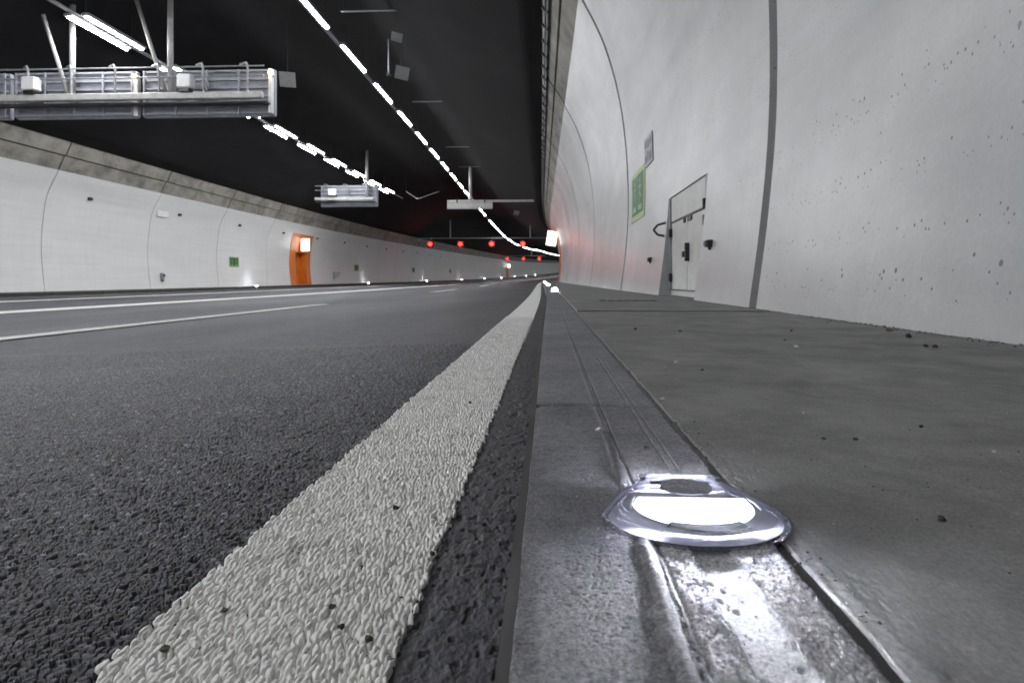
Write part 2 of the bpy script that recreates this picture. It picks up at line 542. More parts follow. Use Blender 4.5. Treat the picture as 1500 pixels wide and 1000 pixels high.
def build_wall(side):
    right = side > 0
    prof = RWp if right else LWp
    root = empty('tunnel_wall', (0, 0, 0))
    if right: tag(root, 'curved white tunnel wall with pitted surface beside the walkway', 'wall')
    else: tag(root, 'long white curved tunnel wall across the road with concrete cornice', 'wall')
    first, pitch = (3.77, 6.63) if right else (25.85, 7.27)
    js = []
    y = first
    while y > Y0: y -= pitch
    while y < Y1: js.append(y); y += pitch
    js.append(Y1)
    th = .16 if right else -.16
    jw = JW if right else .05
    for a, bb in zip(js[:-1], js[1:]):
        lo, hi = a + jw / 2, bb - jw / 2
        ys = stations(lo, hi); pf = list(prof); skip = None
        op = None
        if right and lo < DOOR_Y[0] < hi: op = (*DOOR_Y, -1, DOOR_Z[1])
        for (n0, n1) in (NICHE_R if right else NICHE_L):
            if hi > n0 and lo < n1: op = (n0, n1, -1, 3.86 if not right else 3.75)
        if op:
            ys = sorted(set([round(q, 4) for q in ys] + [q for q in op[:2] if lo < q < hi]))
            zs = [p[1] for p in pf]
            k = int(np.argmin(np.abs(np.array(zs) - op[3])))
            pf[k] = (wx(prof, op[3]), op[3])
            ymid = lambda j: (ys[j] + ys[j + 1]) / 2
            skip = lambda j, i, k=k, op=op, ys=ys: op[0] < (ys[j] + ys[j + 1]) / 2 < op[1] and i < k
        shell(pf, ys, th, skip).build('wall_panel', 'wall_coating' if right else 'pale_coating', root, smooth=False)
        for (p1, p2) in ((RC1, RC2) if right else (LC1, LC2)) and [(RC1 if right else LC1), (RC2 if right else LC2)]:
            shell(rowpts(p1, p2, 3), stations(lo + .02, hi - .02), .22 if right else -.22).build('cornice_block', 'bare_concrete', root)
    # joint filler: a shell set back behind the panels
    off = .075 if right else -.075
    pr = np.array(prof); tg = np.gradient(pr, axis=0); tg /= np.linalg.norm(tg, axis=1)[:, None]
    nr = np.stack([tg[:, 1], -tg[:, 0]], 1)
    back = [tuple(q) for q in pr + nr * off]
    # the filler stops at the openings
    cuts = []
    for (n0, n1) in ([DOOR_Y] + NICHE_R if right else NICHE_L): cuts.append((n0, n1))
    for a in js[:-1]:
        ys = [a - jw / 2 - .02, a + jw / 2 + .02]
        if any(ys[1] > n0 and ys[0] < n1 for n0, n1 in cuts): continue
        shell(back, ys, .02 if right else -.02).build('joint_strip', 'joint_filler', root)
        cb = [np.array(q) + np.array([.09 if right else -.09, .05]) for q in ((RC1[0], RC2[1]) if right else (LC1[0], LC2[1]))]
        shell(rowpts(cb[0], cb[1], 3), ys, .02 if right else -.02).build('cornice_joint', 'dark_steel', root)
    # dark slot between the two cornice courses
    p1 = (.26, 4.99) if right else (-18.83, 5.08); p2 = (.20, 5.10) if right else (-18.73, 5.22)
    dx = .10 if right else -.10
    shell([(p1[0] + dx, p1[1]), (p2[0] + dx, p2[1])], stations(Y0, Y1), .03 if right else -.03).build('cornice_slot', 'dark_steel', root)
    # panels' flat-shaded facets are hidden by smooth shading
    for o in root.children:
        if o.name.startswith('wall_panel'):
            me = o.data
            me.polygons.foreach_set('use_smooth', [True] * len(me.polygons))
            if hasattr(me, 'set_sharp_from_angle'): me.set_sharp_from_angle(angle=R(35))
    return root


wall_r = build_wall(1)
wall_l = build_wall(-1)

# ceiling vault
ca, cb = np.array((.10, 5.66)), np.array((-18.62, 5.92))
vp = []
for t in np.linspace(0, 1, 33):
    p = ca + (cb - ca) * t
    vp.append((p[0], p[1] + 2.95 * (1 - (2 * t - 1) ** 2)))
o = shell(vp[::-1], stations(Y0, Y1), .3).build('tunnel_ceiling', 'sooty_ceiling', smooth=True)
tag(o, 'dark sooty vaulted tunnel ceiling above the lamp rows', kind='structure')
def ceil_z(x):
    xs = [p[0] for p in vp][::-1]; zs = [p[1] for p in vp][::-1]
    return float(np.interp(x, xs, zs))


# ------------------------------------------------------------------ road
def ribbon(pts_x, zoff, ys, zf=road_z):
    mb = MB(); n = len(pts_x)
    vs = [P(x, y, zf(x) + zoff) for y in ys for x in pts_x]
    fs = [(j * n + i, j * n + i + 1, (j + 1) * n + i + 1, (j + 1) * n + i) for j in range(len(ys) - 1) for i in range(n - 1)]
    return mb.add(vs, fs)


ysr = sorted(set(list(np.arange(Y0, 20, 2.0)) + list(np.arange(20, Y1, 4.0)) + [Y1]))
road = ribbon([-18.95, -16, -13, -10, -7, -5, -3.5, -2, -.6, -.3, -.0195], -.006, ysr).build('road', 'asphalt')
tag(road, 'dark asphalt carriageway', kind='structure')
# coarse open-textured asphalt close by, stone by stone
ny, nx = 860, 740
yy = np.geomspace(.34, 3.1, ny)[:, None]
ss = np.linspace(0, 1, nx)[None, :]
X = (-1.02 * yy) * (1 - ss) + (-.0196) * ss
Yg = np.broadcast_to(yy, X.shape).copy()
wxp = X + .0012 * (vnoise(X * 160, Yg * 160, 3) - .5); wyp = Yg + .0012 * (vnoise(X * 160, Yg * 160, 4) - .5)
f1, f2, cid, ccx, ccy = voro(wxp / .0061, wyp / .0061, 21)
tilt = (cid * 7919 % 1 - .5) * (wxp / .0061 - ccx) + (cid * 104729 % 1 - .5) * (wyp / .0061 - ccy)
hgt = .0022 * sstep(.0, .22, f2 - f1) + .0014 * cid * sstep(.02, .2, f2 - f1) + .0010 * tilt * sstep(0, .3, f2 - f1)
hgt -= .0028 * sstep(.80, .86, cid * 431 % 1) * sstep(.0, .2, f2 - f1)
hgt = hgt * (0.55 + .8 * fbm(X * 9, Yg * 9, 3, 8)) + .0022 * (fbm(X * 26, Yg * 26, 3, 30) - .5)
val = .014 + .062 * (cid * 331 % 1) ** 1.9 + .06 * ((cid * 1777 % 1) > .93) + .16 * ((cid * 5171 % 1) > .987)
val = val * (.62 + .76 * fbm(X * 3, Yg * 1.6, 4, 300))
val = np.where(f2 - f1 < .09, .005, val)
warm = (cid * 911 % 1 - .5) * .16 + .10 * ((cid * 613 % 1) > .93)
col = np.stack([val * (1 + warm), val, val * (1.24 - warm)], -1)
# mastic strip between the painted line and the kerb: lumpy, closed surface
mast = sstep(-.112, -.102, X + .004 * (fbm(X * 60, Yg * 60, 2, 90) - .5))
h2 = .0030 * (fbm(X * 90, Yg * 60, 3, 55) - .4) + .0016 * (fbm(X * 330, Yg * 240, 3, 56) - .5)
h2 -= .0022 * sstep(.66, .76, fbm(X * 110, Yg * 90, 2, 57))
c2 = (.030 + .030 * fbm(X * 120, Yg * 120, 3, 58))[..., None] * np.array([1, 1, 1.16])
hgt = hgt * (1 - mast) + h2 * mast
col = col * (1 - mast[..., None]) + c2 * mast[..., None]
inm = sstep(-.309, -.304, X) * (1 - sstep(-.113, -.108, X))
hgt = hgt - .0030 * inm
fade = 1 - sstep(2.85, 3.1, Yg)
zr = np.interp(X, RX, RZ)
Z = zr + .0002 + hgt * fade - .0066 * (1 - fade) ** 2 - .003 * sstep(-.98, -1.02, X / Yg)
me = grid_mesh('aggregate', X, Yg, Z, col)
o = link('aggregate', me, 'asphalt_stone', road); o['kind'] = 'stuff'

# ------------------------------------------------------------------ painted lines
line_root = empty('edge_line', (0, 0, 0))
tag(line_root, 'wide white raised edge line running alongside the kerb', 'road marking')
ny, nx = 1000, 215
yy = np.geomspace(.34, 5.2, ny)[:, None]
X = np.linspace(-.3145, -.1015, nx)[None, :] + 0 * yy
Yg = yy + 0 * X
wxp = X + .0024 * (fbm(X * 55, Yg * 30, 2, 61) - .5) + .0010 * (vnoise(X * 300, Yg * 200, 62) - .5)
wyp = Yg + .0035 * (fbm(X * 120, Yg * 60, 2, 63) - .5)
f1, f2, cid, ccx, ccy = voro(wxp / .0045 + wyp * 8, wyp / .0155, 77, .95)
e = f2 - f1
blob = sstep(.0, .30, e)
lvl = (cid * 577 % 1)
hgt = -.0030 + .0052 * blob + .0018 * lvl * sstep(.03, .3, e) + .0016 * (fbm(X * 24, Yg * 14, 3, 64) - .5)
# second, finer layer of drips
g1, g2, gid, _, _ = voro(wxp / .0030 + 7.3, wyp / .0085 + 1.7, 78, .95)
hgt = np.maximum(hgt, np.where(gid > .86, -.0012 + .0030 * sstep(0, .5, g2 - g1) + .001 * gid, -1))
hole = sstep(.90, .95, (cid * 2003 % 1)) * sstep(.35, .6, fbm(X * 30, Yg * 20, 2, 66))
hgt -= .0035 * hole
cxw = (ccx - wyp * 8) * .0045
edge = np.minimum(cxw + .3085, -.1075 - cxw) + .0030 * (cid - .5)
out = edge < 0
hgt = np.where(out, -.0065, hgt)
rise = .0020
zr = np.interp(X, RX, RZ)
fade = 1 - sstep(4.2, 5.2, Yg)
Z = zr + .0022 + hgt * fade - .0015 * (1 - fade)
o = link('relief_paint', grid_mesh('relief_paint', X, Yg, Z), 'road_paint_relief', line_root)
o = ribbon([-.308, -.108], .002, [5.0] + [q for q in ysr if q > 5.1]).build('flat_paint', 'road_paint', line_root)

k = 0
for (a, bb) in [(3.9, 10.5), (21.2, 27.2), (37.6, 43.6), (54, 60), (70.5, 76.5)]:
    o = ribbon([-3.61, -3.39], .003, stations(a, bb, 1.5)).build('lane_dash', 'road_paint')
    tag(o, ['long white lane dash crossing the open asphalt, the closest one', 'short white lane dash, second in its line beyond the long one',
            'tiny white lane dash, third in its line', 'faint white lane dash, fourth in its line', 'faint white lane dash, fifth in its line'][k],
        'road marking', 'white lane dashes'); k += 1
ysl = [q for q in ysr if q >= 0]
o = ribbon([-7.72, -7.0], .003, ysl).build('lane_line', 'road_paint'); tag(o, 'broad solid white line along the middle lanes', 'road marking')
o = ribbon([-13.6, -12.7], .003, ysl).build('lane_line', 'road_paint'); tag(o, 'solid white line along the far lane near the left wall', 'road marking')
# ------------------------------------------------------------------ far kerb and walkway on the left
fk = empty('far_kerb', P(-18.95, 0, 0)); tag(fk, 'low dark kerb at the foot of the far white wall', 'kerb')
def kb(pr, mat, nm):
    mb = MB(); n = len(pr)
    vs = [tuple(np.array(P(x, y, z)) - np.array(P(-18.95, 0, 0))) for y in ysr for x, z in pr]
    fs = [(j * n + i, j * n + i + 1, (j + 1) * n + i + 1, (j + 1) * n + i) for j in range(len(ysr) - 1) for i in range(n - 1)]
    return mb.add(vs, fs).build(nm, mat, fk)
kb([(-18.95, -.40), (-18.95, -.215), (-18.98, -.19), (-19.2, -.187)], 'kerb_dark', 'kerb_face')
kb([(-19.2, -.187), (-19.9, -.175)], 'bare_concrete', 'walkway_top')
o = ribbon([-18.94, -18.2], .004, [q for q in ysr]).build('gutter', 'gutter_concrete', fk, loc=tuple(-np.array(P(-18.95, 0, 0))))

# ------------------------------------------------------------------ kerb on the right
KX0, KX1, KZ = -.0193, .1300, .12
kerb = empty('kerb', (KX0, 0, 0)); tag(kerb, 'grey concrete kerb stones in a row carrying the marker lamps', 'kerb')
LAMP = (.091, .4335)


def bead(X, Y):
    """sealant bead along the cable groove"""
    cx0 = .0555 - .004 * np.clip((.40 - Y) / .2, 0, 1) + .0012 * (fbm(Y * 40, X * 0 + 1, 3, 101) - .5)
    front = sstep(.415, .375, Y)
    w = .0030 + .0012 * front + .0014 * front * (fbm(Y * 70, X * 0 + 3, 3, 102) - .45)
    d = (X - cx0)
    left = sstep(0, -.001, d)
    wl = np.where(d < 0, w * (1 + front * 1.1 * sstep(.52, .75, fbm(Y * 55, X * 0 + 9, 2, 103))), w)
    prof = np.clip(1 - (d / wl) ** 2, 0, 1) ** .6
    return prof * (.0014 + .0014 * front + .0006 * (fbm(X * 500, Y * 300, 3, 106) - .5) + .0014 * front * fbm(Y * 90, X * 60, 3, 104)), sstep(0, .5, prof)


def kerb_field(X, Y):
    rough = sstep(.42, .37, Y) * sstep(.052, .06, X)
    z = .0010 * (fbm(X * 30, Y * 30, 3, 110) - .5) + (.0003 + .0008 * rough) * (fbm(X * 800, Y * 620, 2, 111) - .5)
    pit = fbm(X * 620, Y * 480, 2, 112)
    z -= (.0005 + .0009 * rough) * sstep(.66, .76, pit)
    f1, f2, cid, _, _ = voro(X / .0018, Y / .0022, 115)
    z += rough * .0004 * sstep(0, .5, f2 - f1) * (cid * 97 % 1)
    # smooth filled slot in front of the lamp, thin saw cuts behind it
    sx0 = .0792 + .0016 * (fbm(Y * 60, X * 0, 3, 120) - .5) * 2; sx1 = .1020 + .0018 * (fbm(Y * 55, X * 0 + 5, 3, 121) - .5) * 2
    sm = sstep(sx0 - .0006, sx0 + .0010, X) * (1 - sstep(sx1 - .0010, sx1 + .0006, X)) * sstep(.40, .385, Y)
    u = np.clip((X - .0906) / .0115, -1, 1)
    zs = -.0014 - .0016 * (1 - u * u) + .0004 * (fbm(X * 70, Y * 50, 2, 122) - .5)
    h1, h2, hid, hx, hy = voro(X / .0085, Y / .0150, 130, .9)
    zs -= .0022 * sstep(.20 * (hid > .70), .10 * (hid > .70) - .01, h1) * (hid > .70)
    q1, q2, qid, _, _ = voro(X / .0034, Y / .006, 131, .9)
    zs -= .0012 * sstep(.22, .12, q1) * (qid > .80)
    z = z * (1 - sm) + zs * sm
    edge_chip = sm * (1 - sm) * 4
    z -= .0018 * edge_chip * fbm(X * 300, Y * 200, 2, 133)
    for gx, gw in ((.0965, .0009), (.1035, .0007)):
        gxx = gx + .0016 * (fbm(Y * 14, X * 0 + gx * 90, 3, 140) - .5)
        z -= .0016 * np.exp(-((X - gxx) / gw) ** 2) * sstep(.47, .52, Y) * (.5 + fbm(Y * 30, X * 0 + 2, 2, 141))
    bz, bm = bead(X, Y)
    z = np.maximum(z, bz - .0006) * bm + z * (1 - bm)
    # groove beside the bead
    z -= .0014 * np.exp(-((X - .0625) / .0011) ** 2) * (1 - bm)
    # worn arrises
    dl = X - KX0; dr = KX1 - X
    z -= .0060 * sstep(.0055, .0, dl) + .0016 * sstep(.016, .006, dl) * fbm(Y * 25, X * 90, 2, 150)
    z -= .0030 * sstep(.0020 + .006 * np.maximum(fbm(Y * 60, X * 0 + 8, 3, 151) - .4, 0), .0, dr)
    return z


def yrows(a, bb, fine):
    out = [a]; y = a
    while y < bb:
        y += max(fine, .0010 * 0 + fine * max(1, (y / .40)) if y > .24 else .02)
        out.append(min(y, bb))
    return np.array(out)


def kerb_stone(a, bb, nx, fine, coarse=False):
    ys = yrows(a, bb, fine) if not coarse else np.linspace(a, bb, 14)
    X, Yg = np.meshgrid(np.linspace(KX0, KX1, nx), ys)
    z = kerb_field(X, Yg)
    for e in (a, bb):
        z -= .0075 * sstep(.0065, .0, np.abs(Yg - e)) + .0010 * sstep(.010, .003, np.abs(Yg - e)) * fbm(X * 120, Yg * 0 + e, 3, 160)
    cc = cfun(Yg); gg = 3.8e-5 * np.maximum(Yg, 0) ** 2
    lamplit = sstep(.060, .066, X) * sstep(.128, .122, X) * sstep(.405, .385, Yg)          # lamplight painted into the kerb colour in front of the lamp
    lamplit = lamplit * (.62 + .55 * fbm(X * 140, Yg * 110, 3, 170))
    lit_col = np.stack([lamplit, lamplit, lamplit], -1) if not coarse else None
    me = grid_mesh('kerb_stone', X - KX0 + cc, Yg, KZ + z + gg, lit_col, skirt=-.03)
    return link('kerb_stone', me, 'kerb_concrete', kerb)


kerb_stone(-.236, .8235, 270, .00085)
kerb_stone(.8320, 1.892, 150, .0016)
kerb_stone(1.904, 2.957, 70, .004)
kerb_stone(2.969, 4.022, 50, .006)
for k in range(4, 9):
    a = -.236 + 1.0655 * k
    kerb_stone(a + .003, a + 1.0625, 24, 0, True)
# dark smear of sealant behind the lamp
Xs, Ys = np.meshgrid(np.linspace(.0455, .0655, 34), np.linspace(.50, .690, 150))
cs_ = .0555 + .0016 * (fbm(Ys * 30, Xs * 0, 3, 411) - .5)
ws_ = .0042 + .0030 * fbm(Ys * 22, Xs * 0 + 4, 3, 412) * sstep(.50, .53, Ys)
ps_ = np.clip(1 - np.abs((Xs - cs_) / ws_) ** 2.4, 0, 1) * sstep(.690, .672, Ys) * sstep(.50, .512, Ys)
zs_ = KZ - .004 + .0068 * ps_ ** .5 + .0008 * (fbm(Xs * 240, Ys * 120, 3, 413) - .5)
link('sealant_smear', grid_mesh('sealant_smear', Xs - KX0, Ys, zs_), 'kerb_sealant', kerb)
a = -.236 + 1.0655 * 9
mb = MB(); ysk = [a + .003] + [q for q in ysr if q > a + 1]
pr = [(0, -.03), (0, .112), (.008, .12), (.144, .12), (.1493, .114), (.1493, -.03)]
vs = [(x + c(y), y, z + g(y)) for y in ysk for x, z in pr]; n = len(pr)
mb.add(vs, [(j * n + i, j * n + i + 1, (j + 1) * n + i + 1, (j + 1) * n + i) for j in range(len(ysk) - 1) for i in range(n - 1)])
mb.add([(x + c(-.24), -.24, z) for x, z in pr] + [(x, Y0, z) for x, z in pr], [(i, n + i, n + i + 1, i + 1) for i in range(n - 1)])
mb.build('kerb_run', 'kerb_concrete', kerb)
MB().box(-.0009, .0050, -.236, 30, .05, KZ - .0012).build('edge_seal', 'kerb_dark', kerb)
# tarred bedding under the kerb gap
MB().box(.1485, .160, -.3, 12, -.035, .1155).build('joint_bed', 'kerb_stain', kerb)

# ------------------------------------------------------------------ walkway on the right
walk = empty('walkway', (.136, 0, 0)); tag(walk, 'brownish grey concrete walkway', kind='structure')
tx = np.concatenate([np.linspace(0, .05, 70), .05 + (.93 * np.linspace(0, 1, 170)[1:] ** 1.25)])
ys = np.geomspace(.22, 3.395, 460)
X, Yg = np.meshgrid(tx, ys); Xw = X + .136
z = .0012 * (fbm(Xw * 9, Yg * 5, 2, 200) - .5) + .0003 * (fbm(Xw * 210, Yg * 55, 3, 201) - .5)
z -= .0004 * sstep(.66, .75, fbm(Xw * 160, Yg * 110, 3, 202))
lip = np.exp(-((X - .010 - .003 * fbm(Yg * 20, X * 0, 3, 205)) / .0036) ** 2) * sstep(.62, .38, Yg)
z += .0004 * lip
z -= .0045 * sstep(.0016 + .007 * np.maximum(fbm(Yg * 38, X * 0 + 3, 3, 203) - .42, 0), 0, X)
z -= .0006 * sstep(.03, .0, X)
z += .0010 * (fbm(Xw * 320, Yg * 200, 3, 207) - .5) * sstep(.022, .004, X)
z += .0012 * sstep(.02, 0, .964 + .02 - X - .02)
gg = 3.8e-5 * np.maximum(Yg, 0) ** 2
me = grid_mesh('slab', X + cfun(Yg), Yg, KZ - .0019 + z + gg, skirt=.02)
link('slab', me, 'walkway_concrete', walk)
yw = [3.407] + [q for q in ysr if q > 3.5]
mb = MB(); pr = [(.002, .02), (.002, .115), (.006, .1206), (.98, .1206), (1.12, .1206)]; n = len(pr)
mb.add([(x + c(y), y, z + g(y)) for y in yw for x, z in pr], [(j * n + i, j * n + i + 1, (j + 1) * n + i + 1, (j + 1) * n + i) for j in range(len(yw) - 1) for i in range(n - 1)])
mb.build('slab', 'walkway_concrete', walk)
MB().box(0, 1.12, Y0, .22, .02, .1203).build('slab', 'walkway_concrete', walk)

# slotted drain cover across the walkway
o = empty('drain_cover', (.36, 5.0, KZ)); tag(o, 'dark slotted drain cover set flush in the walkway before the hatch', 'drain cover')
mb = MB().box(0, .44, 0, .16, -.005, .0035); mb.build('frame', 'dark_steel', o)
for k in range(7): MB().box(.02 + k * .06, .062 + k * .06, .02, .14, .0036, .0075).build('bar', 'dark_steel', o)

# ------------------------------------------------------------------ marker lamps
def led_lamp(loc, label, group, detail=True, wmat='led_window'):
    root = empty('marker_lamp', loc); tag(root, label, 'marker lamp', group)
    def dring(r, z, back, front=None, n=56):
        """circle of radius r cut straight at +y = back; front squeezed slightly"""
        out = []; h = n // 2; bk = back * r / .0577 if back < .0999 else back
        for i in range(h + 1):
            t = math.pi + math.pi * i / h
            out.append((r * math.cos(t), .87 * r * math.sin(t), z))
        for i in range(1, n - h):
            u = i / (n - h); q = abs(2 * u - 1)
            if q < .22: xx = .5 * r * q / .22; yy_ = bk
            else:
                v_ = (q - .22) / .78; yy_ = bk * (1 - v_ ** 1.25); xx = r * (.5 + .5 * v_ ** .8)
            out.append((xx if u < .5 else -xx, yy_, z))
        return out
    def loft(rings):
        mb = MB(); n = len(rings[0]); vs = [p for r in rings for p in r]
        fs = [(k * n + i, k * n + (i + 1) % n, (k + 1) * n + (i + 1) % n, (k + 1) * n + i) for k in range(len(rings) - 1) for i in range(n)]
        mb.add(vs, fs); return mb, n, len(vs)
    n = 56 if detail else 20
    # outer flange
    mb, n_, nv = loft([dring(.0540, -.001, .060, n=n), dring(.0572, -.001, .0605, n=n), dring(.0578, .0012, .061, n=n), dring(.0572, .0030, .0605, n=n), dring(.0550, .0036, .060, n=n), dring(.0530, .0036, .059, n=n)])
    mb.build('flange', 'polycarbonate_rim', root, smooth=True)
    # bead ring
    mb, n_, nv = loft([dring(.0530, .0034, .059, n=n), dring(.0532, .0056, .059, n=n), dring(.0522, .0062, .0585, n=n), dring(.0508, .0058, .058, n=n), dring(.0502, .0046, .0575, n=n)])
    mb.build('bead_ring', 'polycarbonate_rim', root, smooth=True)
    # dome
    rings = [dring(.0502, .0046, .0640, n=n), dring(.0485, .0076, .0655, n=n), dring(.0450, .0102, .0690, n=n), dring(.0405, .0118, .0750, n=n), dring(.0370, .0123, .0800, n=n)]
    mb, n_, nv = loft(rings); mb.f.append(tuple(range(nv - n, nv)))
    mb.build('dome', 'clear_polycarbonate', root, smooth=True)
    # glowing window under the sloping front of the dome
    m = 18
    arc = []
    for i in range(m + 1):
        t = math.pi + math.pi * i / m
        arc.append((.0375 * math.cos(t), .0345 * math.sin(t) * 1.0 + .004, .0070 - .0016 * abs(math.sin(t))))
    mbw = MB(); vs = [(-.0335, .0085, .0106)] + arc + [(.0335, .0085, .0106)]
    cen = (0, -.004, .0102)
    mbw.add(vs + [cen], [(i, i + 1, len(vs)) for i in range(len(vs) - 1)] + [(len(vs) - 1, 0, len(vs))])
    w = mbw.build('light_window', wmat, root)
    if detail:
        # dark reflector walls beside the window
        for s in (-1, 1):
            mb = MB(); mb.path([(s * .0355, .0090, .0106), (s * .0385, .0020, .0098), (s * .0400, -.006, .0085)], .0008, 8); mb.build('reflector_edge', 'white_enamel', root, smooth=True)
            MB().tube((s * .0255, .045, .0112), (s * .0255, .045, .0134), .0018, 12).build('screw', 'galvanised', root)
        mb = MB().tube((0, .0250, .0121), (0, .0250, .0130), .0170, 40); mb.build('cover_disc', 'lens_disc', root)
        MB().box(-.0275, .0275, .0475, .0525, .0105, .0132, .0008).build('back_bar', 'clear_polycarbonate', root)
        pl = dring(.0535, .0007, .0600, n=56); MB().add(pl, [tuple(range(56))]).build('base_plate', 'lamp_base', root)
        vs = []; vb = []; m = 14
        for i in range(m + 1):
            t = R(240) + R(66) * i / m; cx_, sx_ = math.cos(t), math.sin(t)
            vs += [(.0372 * cx_, .0340 * sx_ + .004, .0080), (.0366 * cx_, .0334 * sx_ + .004, .0106)]
            vb += [(.0374 * cx_, .0342 * sx_ + .004, .0076), (.0445 * cx_, .0412 * sx_ + .002, .0066)]
        qs = [(2 * i, 2 * i + 2, 2 * i + 3, 2 * i + 1) for i in range(m)]
        MB().add(vs, qs).build('diode_row', 'led_side', root)
        MB().add(vb, qs).build('light_stop', 'light_stop_black', root)  # added strip that blocks the diodes' light going steeply down
        for t0 in (200, 306):
            vs = []
            for i in range(9):
                t = R(t0) + R(40 if t0 == 200 else 34) * i / 8; cx_, sx_ = math.cos(t), math.sin(t)
                vs += [(.0372 * cx_, .0340 * sx_ + .004, .0080), (.0366 * cx_, .0334 * sx_ + .004, .0106)]
            MB().add(vs, [(2 * i, 2 * i + 2, 2 * i + 3, 2 * i + 1) for i in range(8)]).build('lens_edge', 'led_window', root)
        vs = [(-.020, .0470, .0072), (.020, .0470, .0072), (.020, .0458, .0098), (-.020, .0458, .0098)]
        MB().add(vs, [(3, 2, 1, 0)]).build('diode_row', 'led_back', root)
    else:
        mb = MB(); vs = []; nn = 12
        for kz, rr in ((.0122, 1.0), (.024, .92), (.034, .65), (.039, .25)):
            for i in range(nn): vs.append((.034 * rr * math.cos(2 * math.pi * i / nn), .026 * rr * math.sin(2 * math.pi * i / nn), kz))
        fs = [(k_ * nn + i, k_ * nn + (i + 1) % nn, (k_ + 1) * nn + (i + 1) % nn, (k_ + 1) * nn + i) for k_ in range(3) for i in range(nn)] + [tuple(range(3 * nn, 4 * nn))]
        mb.add(vs, fs).build('lens', wmat, root)
    return root


emit("led_side", (.90, .93, 1.0), 3000.0, True)
emit("led_back", (.90, .93, 1.0), 1300.0, True)
plain("lamp_base", (.62, .62, .74), .4, 0, .1, 60)
plain("light_stop_black", (.0002, .0002, .0003), .9, 0, .1, 60)
MATS["light_stop_black"].node_tree.nodes["Principled BSDF"].inputs["Specular IOR Level"].default_value = 0.0
led_lamp((LAMP[0], LAMP[1], KZ + .0008), 'large glowing D-shaped clear marker lamp on the kerb in front', 'kerb marker lamps')
for k, (y, lab) in enumerate([(9.4, 'bright white marker lamp on the kerb, second along from the large one'), (18.6, 'bright white marker lamp on the kerb, third along from the large one'),
                              (27.8, 'small white marker lamp on the kerb, fourth along from the large one'), (40, 'tiny white marker lamp on the kerb, fifth along from the large one')]):
    led_lamp(P(.091, y, KZ), lab, 'kerb marker lamps', False, 'led_far').scale = (1.15, 1.15, 1.2)
ORD = ['first', 'second', 'third', 'fourth', 'fifth', 'sixth', 'seventh', 'eighth', 'ninth']
for k in range(9):
    y = 44.5 + 26.6 * k
    led_lamp(P(-19.06, y, -.185), 'white marker lamp at the foot of the far wall, %s from the left' % ORD[k], 'far wall marker lamps', False, 'led_far').scale = (2.0, 2.0, 1.7)

# ------------------------------------------------------------------ ceiling lamps
# row above the middle lane follows its own line
cpx = pchip([-40, 0, 35, 64, 90, 106, 125, 142, 158, 173, 200], [-6.06, -6.06, -6.2, -6.4, -6.6, -6.65, -6.3, -5.5, -4.2, -2.6, .8])
cpz = pchip([-40, 0, 35, 64, 106, 142, 173, 200], [7.28, 7.28, 7.22, 6.98, 7.05, 7.38, 7.85, 8.4])
def rowC(y):
    if y > 173: return (-9.65 + c(y), y, 7.05 + g(y))
    return (float(cpx(y)), y, float(cpz(y)))
def rowD(y): return (-12.3 + c(y), y, 7.20 + g(y))


def lum_mesh(L, w):
    """emissive trough, open at the top"""
    mb = MB(); h = w * .55
    vs = []
    for y in (0, L):
        vs += [(-w / 2, y, 0), (-w / 2 * .8, y, -h * .75), (0, y, -h), (w / 2 * .8, y, -h * .75), (w / 2, y, 0)]
    fs = [(i, i + 1, 6 + i, 5 + i) for i in range(4)] + [(4, 3, 2, 1, 0), (5, 6, 7, 8, 9)]
    return mb.add(vs, fs).mesh('lamp_tube')


tube_me = lum_mesh(1.20, .078); tube_me.materials.append(MATS['tube_light'])
tube_left_me = tube_me.copy(); tube_left_me.materials[0] = MATS['tube_light_left']
hou = MB().box(-.11, .11, -.02, 2.62, 0.0, .085, .02); hou_me = hou.mesh('housing'); hou_me.materials.append(MATS['galvanised'])
hng = MB().box(-.012, .012, .36, .385, .085, .98); hng_me = hng.mesh('hanger'); hng_me.materials.append(MATS['dark_steel'])


def luminaire(p, q, label, group, double=False):
    p = np.array(p); q = np.array(q); d = q - p
    root = empty('ceiling_lamp', tuple(p))
    root.rotation_euler = (math.atan2(d[2], d[1]), 0, -math.atan2(d[0], d[1]))
    tag(root, label, 'lamp', group)
    offs = (0.0,) if not double else (-.24, .24)
    for ox in offs:
        link('housing', hou_me, None, root, (ox, 0, 0))
        for oy in (.04, 1.36): link('lamp_tube', tube_left_me if double else tube_me, None, root, (ox, oy, -.002))
    link('hanger', hng_me, None, root)
    link('hanger', hng_me, None, root, (0, 2.04, 0))
    return root


PITCH = 3.94
TEENS = ['first', 'second', 'third', 'fourth', 'fifth', 'sixth', 'seventh', 'eighth', 'ninth', 'tenth', 'eleventh', 'twelfth',
                     'thirteenth', 'fourteenth', 'fifteenth', 'sixteenth', 'seventeenth', 'eighteenth', 'nineteenth']
def ordl(k):
    k += 1
    if k < 20: return TEENS[k - 1]
    t, u = divmod(k, 10)
    return ['twentieth', 'thirtieth', 'fortieth'][t - 2] if u == 0 else ['twenty', 'thirty', 'forty'][t - 2] + '-' + TEENS[u - 1]
vis = 0
for k in range(-9, 98):
    y = 20.0 + PITCH * k
    if k == 13: continue                       # one lamp is out
    vis_k = k + 1
    if k < -1: lab, grp = 'ceiling lamp of the middle row overhead, above the top edge of the picture', 'middle row lamps overhead'
    elif vis_k < 43: lab, grp = '%s glowing twin tube ceiling lamp of the middle row, counted from the top' % ordl(vis_k), 'middle row lamps'
    else: lab, grp = 'tiny glowing ceiling lamp in the far end of the middle row behind the curve', 'far middle row lamps'
    luminaire(rowC(y), rowC(y + 2.9), lab, grp)
